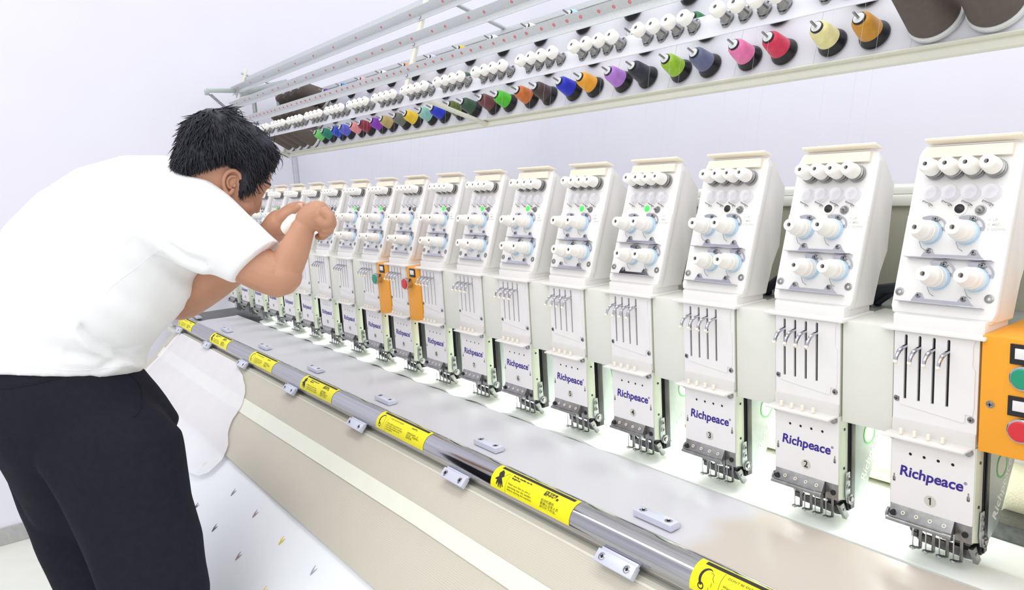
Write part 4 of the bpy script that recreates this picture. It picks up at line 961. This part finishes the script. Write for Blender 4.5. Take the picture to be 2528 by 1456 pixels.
MAN = thing('person', 'person in white T-shirt and black trousers bending forward over the machine table', 'person', MB_)
def mo(name, bm, mm, parent=None, **k):
    if not parent or parent == MAN:
        for v in bm.verts: v.co -= MB_
        return obj(name, bm, mm, MAN, **k)
    for v in bm.verts: v.co -= MB_
    return obj(name, bm, mm, parent, **k)
IV = AX_F   # away from the viewer
def sec(pl, pr, d, dep, bias=0.0):
    """cross section given by its two outline points in the picture, its distance and its half depth"""
    a = at(*pl, d); b = at(*pr, d); return ((a+b)/2+IV*bias, (b-a)/2, IV*dep)
# ---- head frame
HC = at(551, 437, 1.72)
yaw, pit = math.radians(20), math.radians(29)
f0 = (AX_R*math.cos(pit)-UP_*math.sin(pit)); hu = (AX_R*math.sin(pit)+UP_*math.cos(pit)).normalized()
hf = (f0*math.cos(yaw)+IV*math.sin(yaw)).normalized(); hs = (f0*math.sin(yaw)-IV*math.cos(yaw)).normalized()   # hs: towards the viewer
def hp(f, u, s=0.0): return HC+hf*f+hu*u+hs*s
RH = Matrix((hf, hs, hu)).transposed()
body = BM()
HS = [(-0.128, 0.066, 0.014, 0.016), (-0.118, 0.062, 0.030, 0.030), (-0.100, 0.046, 0.050, 0.045), (-0.075, 0.026, 0.068, 0.056), (-0.045, 0.010, 0.085, 0.065), (-0.015, 0.002, 0.094, 0.071), (0.015, -0.002, 0.098, 0.074), (0.045, -0.004, 0.098, 0.076), (0.075, -0.008, 0.088, 0.069), (0.098, -0.012, 0.066, 0.053), (0.112, -0.014, 0.040, 0.034), (0.118, -0.014, 0.014, 0.012)]
loft(body, [(hp(f, u), hf*a, hs*b) for (u, f, a, b) in HS], 36, 2.15)
# nose, brow, lips, chin, cheeks
limb(body, [hp(0.082, 0.022), hp(0.086, 0.004), hp(0.094, -0.018), hp(0.0955, -0.033)], [0.008, 0.0080, 0.0088, 0.0100], 12)
for s in (-1, 1):
    ball(body, hp(0.088, -0.038, s*0.010), 0.010, 0.0075, 0.0075, RH)
    limb(body, [hp(0.092, 0.030, s*0.006), hp(0.089, 0.034, s*0.024), hp(0.078, 0.030, s*0.044)], [0.008, 0.009, 0.006], 10)
    ball(body, hp(0.070, -0.035, s*0.040), 0.022, 0.020, 0.022, RH)
limb(body, [hp(0.076, -0.064, -0.022), hp(0.090, -0.060, 0), hp(0.076, -0.064, 0.022)], [0.005, 0.0075, 0.005], 10)
limb(body, [hp(0.074, -0.076, -0.018), hp(0.087, -0.074, 0), hp(0.074, -0.076, 0.018)], [0.005, 0.0080, 0.005], 10)
ball(body, hp(0.080, -0.108, 0), 0.020, 0.024, 0.018, RH)
# neck
limb(body, [hp(-0.020, -0.030), hp(-0.045, -0.085), at(455, 480, 1.77)], [0.062, 0.058, 0.075], 24)
# trunk under the clothes
loft(body, [sec((20, 960), (300, 965), 1.79, 0.12), sec((20, 800), (330, 840), 1.79, 0.13), sec((60, 690), (400, 760), 1.79, 0.14), sec((130, 580), (460, 650), 1.79, 0.16), sec((230, 500), (500, 580), 1.79, 0.17), sec((330, 440), (520, 520), 1.78, 0.13)], 28)
# legs
KN_A = at(372, 1456, 1.70); KN_B = at(240, 1456, 1.90)
AN_A = Vector((KN_A.x-0.02, KN_A.y-0.03, FZ+0.09)); AN_B = Vector((KN_B.x-0.03, KN_B.y-0.05, FZ+0.09))
limb(body, [at(250, 1060, 1.74), at(305, 1210, 1.71), KN_A, (KN_A+AN_A)/2+Vector((-0.02, -0.02, 0)), AN_A], [0.075, 0.070, 0.056, 0.052, 0.038])
limb(body, [at(130, 1020, 1.86), at(190, 1210, 1.88), KN_B, (KN_B+AN_B)/2+Vector((-0.02, -0.02, 0)), AN_B], [0.075, 0.070, 0.056, 0.052, 0.038])
# right (near) arm
limb(body, [at(455, 540, 1.66), at(560, 610, 1.62), at(640, 662, 1.61), at(692, 683, 1.61), at(704, 660, 1.61), at(724, 622, 1.61), at(740, 585, 1.61), at(750, 556, 1.61)], [0.062, 0.054, 0.048, 0.043, 0.038, 0.0335, 0.028, 0.0245])
ball(body, at(683, 698, 1.61), 0.032)
# left (far) arm
limb(body, [at(440, 600, 1.93), at(450, 700, 1.90), at(447, 745, 1.88), at(520, 700, 1.82), at(600, 640, 1.76), at(668, 578, 1.72)], [0.055, 0.050, 0.046, 0.046, 0.038, 0.028])
# right hand: a fist seen from its back
limb(body, [at(752, 551, 1.61), at(766, 538, 1.61), at(784, 529, 1.61), at(799, 531, 1.61)], [0.0250, 0.0290, 0.0300, 0.0250], 18)
limb(body, [at(758, 524, 1.635), at(780, 517, 1.635), at(799, 521, 1.635)], [0.016, 0.019, 0.018], 14)
ball(body, at(786, 541, 1.615), 0.026)
ball(body, at(799, 546, 1.592), 0.0155)
fing = [  # knuckle, middle joint, tip
    ([at(800, 521, 1.582), at(816, 536, 1.578), at(813, 549, 1.580), at(799, 553, 1.588)], [0.0120, 0.0108, 0.0098, 0.0088]),
    ([at(804, 522, 1.602), at(819, 545, 1.597), at(815, 561, 1.598), at(800, 567, 1.604)], [0.0120, 0.0108, 0.0098, 0.0086]),
    ([at(804, 528, 1.624), at(815, 557, 1.618), at(808, 574, 1.618), at(793, 577, 1.622)], [0.0118, 0.0104, 0.0094, 0.0084]),
    ([at(800, 536, 1.645), at(808, 566, 1.640), at(798, 583, 1.640), at(784, 584, 1.644)], [0.0105, 0.0094, 0.0086, 0.0078])]
for p, r in fing: limb(body, p, r, 12)
limb(body, [at(790, 532, 1.60), at(797, 545, 1.600), at(797, 556, 1.612)], [0.0200, 0.0150, 0.0110], 12)
limb(body, [at(762, 522, 1.655), at(776, 512, 1.668), at(790, 516, 1.672)], [0.0150, 0.0120, 0.0100], 12)
# left hand: cupped, thumb stretched along the top
limb(body, [at(664, 580, 1.72), at(676, 566, 1.715), at(690, 550, 1.71), at(700, 540, 1.71)], [0.029, 0.030, 0.031, 0.028], 18)
limb(body, [at(684, 552, 1.70), at(702, 533, 1.690), at(722, 522, 1.685), at(738, 513, 1.68), at(747, 509, 1.68)], [0.018, 0.0155, 0.0125, 0.0118, 0.0095], 14)
for k, (dv, dd, e) in enumerate(((-6, 0.020, 0), (2, 0.035, 4), (12, 0.045, 2), (22, 0.050, -5))):
    limb(body, [at(694, 536+dv, 1.71+dd*0.4), at(718, 519+dv, 1.71+dd), at(740+e, 513+dv, 1.715+dd), at(757+e, 519+dv, 1.705+dd)], [0.0125, 0.0110, 0.0100, 0.0085], 12)
limb(body, [at(690, 575, 1.70), at(697, 560, 1.70), at(704, 546, 1.70)], [0.012, 0.015, 0.013], 12)
b = solidify(body, 0.0025, 2)
# ears added to the same skin
ERc = (0.022, 0.001)
for s in (1, -1):
    b2 = BM(); bs = s*0.070
    out = [(0.018, 0.020), (0.010, 0.031), (-0.004, 0.034), (-0.016, 0.026), (-0.020, 0.010), (-0.016, -0.008), (-0.006, -0.022), (0.006, -0.032), (0.013, -0.026), (0.014, -0.012)]
    P_ = [hp(ERc[0]+a, ERc[1]+q, bs+s*(0.006-0.35*a)) for a, q in [(a*0.82, q*0.80) for a, q in out]]
    pth, rr = smooth_path(P_, [0.0035, 0.0042, 0.0045, 0.0045, 0.0042, 0.0040, 0.0042, 0.0058, 0.0050, 0.0045], 5); tube(b2, pth, rr, 10)
    pth, rr = smooth_path([hp(ERc[0]+a, ERc[1]+q, bs+s*(0.004-0.3*a)) for a, q in ((0.004, 0.017), (-0.006, 0.011), (-0.008, 0.0), (-0.001, -0.010), (0.007, -0.011))], [0.003, 0.0038, 0.0038, 0.0035, 0.003], 5); tube(b2, pth, rr, 8)
    ball(b2, hp(ERc[0]-0.003, ERc[1]+0.002, bs-s*0.001), 0.014, 0.005, 0.021, RH)
    ball(b2, hp(ERc[0]+0.010, ERc[1]-0.003, bs+s*0.001), 0.004, 0.005, 0.005, RH)
    mt = bpy.data.meshes.new('tmp'); b2.to_mesh(mt); b2.free(); b.from_mesh(mt); bpy.data.meshes.remove(mt)
mo('body', b, M_['skin'], angle=180)
bm = BM()
ball(bm, hp(0.0815, 0.008, 0.031), 0.006, 0.009, 0.0032, RH); mo('eye', bm, M_['eye'], label='narrowed right eye')
bm = BM()
pth, rr = smooth_path([hp(0.096, 0.030, 0.010), hp(0.096, 0.037, 0.026), hp(0.082, 0.036, 0.044), hp(0.072, 0.030, 0.054)], [0.0018, 0.0026, 0.0024, 0.0010], 4); tube(bm, pth, rr, 8)
pth, rr = smooth_path([hp(0.096, 0.030, -0.010), hp(0.096, 0.037, -0.026), hp(0.082, 0.036, -0.044)], [0.0018, 0.0026, 0.0020], 4); tube(bm, pth, rr, 8)
mo('eyebrows', bm, M_['hair'])
bm = BM(); box(bm, at(742, 507, 1.6715), (0.010, 0.003, 0.011), 0.0014, rot=Matrix((AX_R, IV, UP_)).transposed()); mo('thumb_nail', bm, M_['nail'])
# ---- hair: fused cap and many locks
def hair_r(th, u):
    """surface of the skull at angle th (0 = front) and height u"""
    for k in range(len(HS)-1):
        if HS[k][0] <= u <= HS[k+1][0]:
            t = (u-HS[k][0])/(HS[k+1][0]-HS[k][0]); f, a, b_ = [HS[k][q]*(1-t)+HS[k+1][q]*t for q in (1, 2, 3)]; return f, a, b_
    return HS[-1][1:]
def hairline(th):
    t = abs((math.degrees(th)+180) % 360-180)
    tab = [(0, 0.074), (20, 0.070), (32, 0.062), (42, 0.038), (50, 0.002), (60, -0.026), (66, 0.004), (74, 0.030), (92, 0.030), (104, 0.010), (116, -0.012), (135, -0.035), (180, -0.050)]
    for (a, x), (c_, y) in zip(tab[:-1], tab[1:]):
        if a <= t <= c_: return x+(y-x)*(t-a)/(c_-a)
    return -0.05
def skull(th, u, off):
    f, a, b_ = hair_r(th, u); n_ = Vector((math.cos(th)/a, math.sin(th)/b_)).normalized()
    q = hp(f+a*math.cos(th), u, b_*math.sin(th)); nd = (hf*n_.x+hs*n_.y+hu*max(0, (u-0.03)/0.09)*1.2).normalized()
    return q+nd*off, nd
bm = BM(); rings = []; us = [-0.06+0.175*k/30 for k in range(31)]
for u in us:
    rg = []
    for i in range(72):
        t = 2*PI*i/72; h_ = hairline(t); d = u-h_
        off = -0.012+0.012*max(0, min(1, (d+0.01)/0.01))+max(0, min(1, d/0.035))*0.016+0.013*max(0, min(1, (u-0.04)/0.06))
        if d > 0.02: off += 0.004*noise.noise(Vector((math.cos(t)*5, math.sin(t)*5, u*60)))
        rg.append(bm.verts.new(skull(t, u, off)[0]))
    rings.append(rg)
for p, q in zip(rings[:-1], rings[1:]):
    for i in range(72): bm.faces.new((p[i], p[(i+1) % 72], q[(i+1) % 72], q[i]))
bm.faces.new(rings[0]); top = bm.verts.new(hp(-0.014, 0.140))
for i in range(72): bm.faces.new((rings[-1][i], rings[-1][(i+1) % 72], top))
rnd = random.Random(3)
whorl = hp(-0.07, 0.10, 0)
def lock(p, n_, flow, L, w, lift, curl):
    d = flow.normalized(); pts = [p]; q = p.copy(); dd = (d+n_*lift).normalized()
    for k in range(5):
        q = q+dd*(L/5); dd = (dd-n_*lift*0.42-Vector((0, 0, 1))*0.10+curl*0.16).normalized(); pts.append(q.copy())
    tube(bm, pts, [w, w*1.05, w*0.9, w*0.7, w*0.42, w*0.08], 4)
for k in range(9500):
    t = rnd.uniform(-PI, PI); u = rnd.uniform(-0.055, 0.116); h_ = hairline(t)
    d = u-h_
    if d < 0.001: continue
    full = max(0, min(1, d/0.035)); off = 0.000+full*0.014+0.013*max(0, min(1, (u-0.04)/0.06))
    p, n_ = skull(t, u, off)
    fl = (p-whorl); fl = fl-n_*fl.dot(n_)
    if fl.length < 0.01: continue
    fl = fl.normalized()+Vector((rnd.uniform(-1, 1), rnd.uniform(-1, 1), rnd.uniform(-1, 1)))*0.13
    L = (0.006+0.026*full)*rnd.uniform(0.6, 1.3); lift = rnd.uniform(0.0, 0.22)*(0.3+0.7*full)
    lock(p, n_, fl, L, 0.0008+0.0006*full, lift, Vector((rnd.uniform(-1, 1), rnd.uniform(-1, 1), rnd.uniform(-1, 1))))
for k in range(130):                         # unruly locks on the crown
    t = rnd.uniform(-PI, PI); u = rnd.uniform(0.085, 0.118); p, n_ = skull(t, u, 0.018)
    fl = hf*rnd.uniform(-1.2, 1.0)+hs*rnd.uniform(-0.8, 0.8)
    lock(p, n_, fl, rnd.uniform(0.035, 0.055), 0.0009, rnd.uniform(0.7, 1.6), Vector((rnd.uniform(-1, 1), rnd.uniform(-1, 1), 0))*2.0)
mo('hair', bm, M_['hair'], angle=180)
# ---- shirt
bm = BM()
loft(bm, [sec((-25, 902), (335, 918), 1.78, 0.170), sec((-30, 888), (340, 904), 1.78, 0.172), sec((-45, 830), (348, 868), 1.78, 0.178), sec((-48, 765), (385, 822), 1.78, 0.185), sec((-35, 690), (445, 762), 1.79, 0.190), sec((5, 622), (485, 700), 1.80, 0.200), sec((60, 556), (510, 640), 1.80, 0.205), sec((135, 487), (530, 590), 1.80, 0.205), sec((230, 425), (545, 530), 1.80, 0.190), sec((330, 391), (545, 490), 1.79, 0.150), sec((420, 388), (552, 466), 1.78, 0.100), sec((450, 398), (545, 455), 1.775, 0.080)], 40, 2.1)
loft(bm, [(at(400, 520, 1.70), (at(445, 420, 1.70)-at(350, 625, 1.70))/2, IV*0.09), (at(468, 545, 1.66), (at(520, 447, 1.66)-at(415, 645, 1.66))/2, IV*0.088), (at(535, 586, 1.63), (at(582, 500, 1.63)-at(488, 668, 1.63))/2, IV*0.080), (at(590, 618, 1.615), (at(640, 556, 1.615)-at(540, 688, 1.615))/2, IV*0.074), (at(628, 644, 1.61), (at(682, 592, 1.61)-at(572, 698, 1.61))/2, IV*0.070), (at(634, 648, 1.61), (at(688, 597, 1.61)-at(579, 701, 1.61))/2, IV*0.070)], 32, 2.2)
loft(bm, [(at(430, 560, 1.90), (at(470, 470, 1.90)-at(390, 640, 1.90))/2, IV*0.08), (at(450, 640, 1.91), (at(520, 625, 1.91)-at(380, 660, 1.91))/2, IV*0.075), (at(452, 690, 1.91), (at(515, 685, 1.91)-at(390, 700, 1.91))/2, IV*0.07)], 28)
# folds by the waist
b = solidify(bm, 0.006, 8)
CREASES = [([(205, 812), (240, 845), (290, 868), (338, 880)], 0.013, 11), ([(250, 905), (290, 880), (325, 862)], 0.006, 10), ([(418, 602), (455, 632), (500, 652)], 0.007, 9), ([(250, 700), (330, 742), (420, 770)], 0.005, 22),
           ([(330, 600), (400, 640), (470, 690)], 0.005, 18), ([(420, 560), (480, 590), (560, 600)], 0.005, 16), ([(120, 780), (200, 800), (260, 850)], 0.005, 20), ([(440, 480), (412, 540), (408, 600)], 0.003, 8), ([(170, 870), (240, 878), (300, 890)], 0.005, 12)]
for v in b.verts:
    n_ = noise.noise(v.co*7)*0.004+noise.noise(v.co*16)*0.0018
    q = v.co-CAM; f_ = q.dot(AX_F); pu, pv = 1264+q.dot(AX_R)/f_*FPX, 728+q.dot(AX_D)/f_*FPX
    if f_ < 1.80:
        for pts_, dep_, wd_ in CREASES:
            dm, sg = 1e9, 1
            for (a0, b0), (a1, b1) in zip(pts_[:-1], pts_[1:]):
                L2 = (a1-a0)**2+(b1-b0)**2; t_ = max(0, min(1, ((pu-a0)*(a1-a0)+(pv-b0)*(b1-b0))/L2)); ex, ey = a0+(a1-a0)*t_-pu, b0+(b1-b0)*t_-pv
                d_ = math.hypot(ex, ey)
                if d_ < dm: dm = d_; sg = 1 if ex*(b1-b0)-ey*(a1-a0) > 0 else -1
            e_ = dm/wd_
            if e_ < 5: n_ += dep_*(-math.exp(-e_*e_)+0.75*math.exp(-((e_*sg-1.9)/1.1)**2))
    if v.normal.length: v.co += v.normal*n_
SH_ = mo('shirt', b, M_['shirt'], angle=180)
# stitched seams lying on the cloth
from mathutils.bvhtree import BVHTree
def on_surface(o, px, r, name, mm, parent, sub=8, lift=0.0):
    bpy.context.view_layer.update(); me = o.data; tr = BVHTree.FromPolygons([v.co+MB_ for v in me.vertices], [list(p.vertices) for p in me.polygons])
    pts = []
    flat, _ = smooth_path([Vector((a, b, 0)) for a, b in px], [1]*len(px), sub)
    for q in flat:
        d = (at(q.x, q.y, 1)-CAM).normalized(); h = tr.ray_cast(CAM, d)
        if h[0]: pts.append(h[0]+d*lift)
    bm = BM(); tube(bm, pts, r, 6); return mo(name, bm, mm, parent)
on_surface(SH_, [(512, 448), (470, 465), (432, 505), (412, 555), (410, 592), (425, 615), (450, 630)], 0.0008, 'sleeve_seam', M_['shirt'], SH_)
on_surface(SH_, [(425, 600), (385, 622), (330, 665), (275, 708), (262, 730)], 0.0008, 'side_seam', M_['shirt'], SH_)
on_surface(SH_, [(676, 590), (640, 632), (600, 668), (563, 690)], 0.0007, 'cuff_seam', M_['shirt'], SH_)
on_surface(SH_, [(10, 892), (100, 908), (200, 914), (322, 902)], 0.0008, 'hem_seam', M_['shirt'], SH_)
# ---- trousers
bm = BM()
loft(bm, [sec((-22, 900), (333, 912), 1.78, 0.158), sec((-24, 940), (352, 940), 1.78, 0.165), sec((-22, 990), (392, 990), 1.78, 0.172), sec((-8, 1050), (424, 1040), 1.78, 0.170), sec((24, 1120), (405, 1110), 1.80, 0.148), sec((66, 1200), (390, 1190), 1.84, 0.130), sec((108, 1290), (370, 1280), 1.89, 0.100), sec((150, 1380), (350, 1370), 1.93, 0.08)], 36, 2.3)
def dn(c, k): return Vector((c.x, c.y, c.z))
PA = [sec((70, 960), (362, 970), 1.76, 0.10), sec((75, 1010), (402, 1020), 1.73, 0.105), sec((88, 1065), (438, 1070), 1.71, 0.107), sec((120, 1150), (450, 1155), 1.70, 0.106), sec((165, 1225), (462, 1235), 1.70, 0.104), sec((205, 1320), (492, 1325), 1.70, 0.100), sec((238, 1400), (502, 1400), 1.70, 0.098), sec((255, 1456), (513, 1456), 1.70, 0.096)]
c_, a_, b_ = PA[-1]
for k, (dz, sc_) in enumerate(((0.15, 0.92), (0.35, 0.86), (0.52, 0.80), (0.64, 0.78))): PA.append((Vector((c_.x+(AN_A.x-c_.x)*dz/0.64, c_.y+(AN_A.y-c_.y)*dz/0.64, c_.z-dz)), a_*sc_, b_*sc_))
loft(bm, PA, 32, 2.2)
PB = [sec((-10, 980), (240, 980), 1.86, 0.10), sec((0, 1060), (250, 1060), 1.88, 0.10), sec((34, 1150), (270, 1150), 1.90, 0.10), sec((60, 1230), (290, 1230), 1.90, 0.10), sec((100, 1330), (320, 1330), 1.90, 0.098), sec((155, 1456), (370, 1456), 1.90, 0.094)]
c_, a_, b_ = PB[-1]
for k, (dz, sc_) in enumerate(((0.15, 0.94), (0.30, 0.90), (0.45, 0.86), (0.56, 0.84))): PB.append((Vector((c_.x+(AN_B.x-c_.x)*dz/0.56, c_.y+(AN_B.y-c_.y)*dz/0.56, c_.z-dz)), a_*sc_, b_*sc_))
loft(bm, PB, 32, 2.2)
b = solidify(bm, 0.007, 6)
for v in b.verts:
    q = v.co-MB_; w_ = noise.noise(Vector((q.x*11, q.y*11, q.z*2.4)))*0.009+noise.noise(q*14)*0.002
    if v.normal.length: v.co += v.normal*w_
TRO = mo('trousers', b, M_['trouser'], angle=180)
on_surface(TRO, [(322, 925), (345, 950), (352, 980), (345, 1010), (330, 1030)], 0.0022, 'pocket_edge', M_['trouser'], TRO)
on_surface(TRO, [(0, 960), (70, 950), (150, 933)], 0.0018, 'yoke_seam', M_['trouser'], TRO)
for (an, nm) in ((AN_A, 'shoe'), (AN_B, 'shoe')):
    bm = BM(); fd = Vector((0.6, 0.8, 0)).normalized(); sd = Vector((0.8, -0.6, 0))
    loft(bm, [(Vector((an.x, an.y, FZ+0.05))-fd*0.085, sd*0.020, Z*0.030), (Vector((an.x, an.y, FZ+0.05))-fd*0.06, sd*0.036, Z*0.049), (Vector((an.x, an.y, FZ+0.055)), sd*0.040, Z*0.054), (Vector((an.x, an.y, FZ+0.04))+fd*0.09, sd*0.046, Z*0.039), (Vector((an.x, an.y, FZ+0.03))+fd*0.15, sd*0.042, Z*0.029), (Vector((an.x, an.y, FZ+0.022))+fd*0.185, sd*0.022, Z*0.018)], 20, 2.6)
    mo(nm, bm, M_['black'])
# small white thing held between the hands
bm = BM(); hd = (at(742, 520, 1.66)-at(706, 560, 1.69)).normalized()
lathe(bm, [(0.010, -0.004), (0.0165, 0.0), (0.0185, 0.008), (0.0185, 0.030), (0.0165, 0.038), (0.010, 0.043), (0.009, 0.060)], at(709, 568, 1.655), hd, 24)
tag(obj('white_holder', bm, M_['knob']), 'small rounded white object held between the man\'s two hands', 'tool')
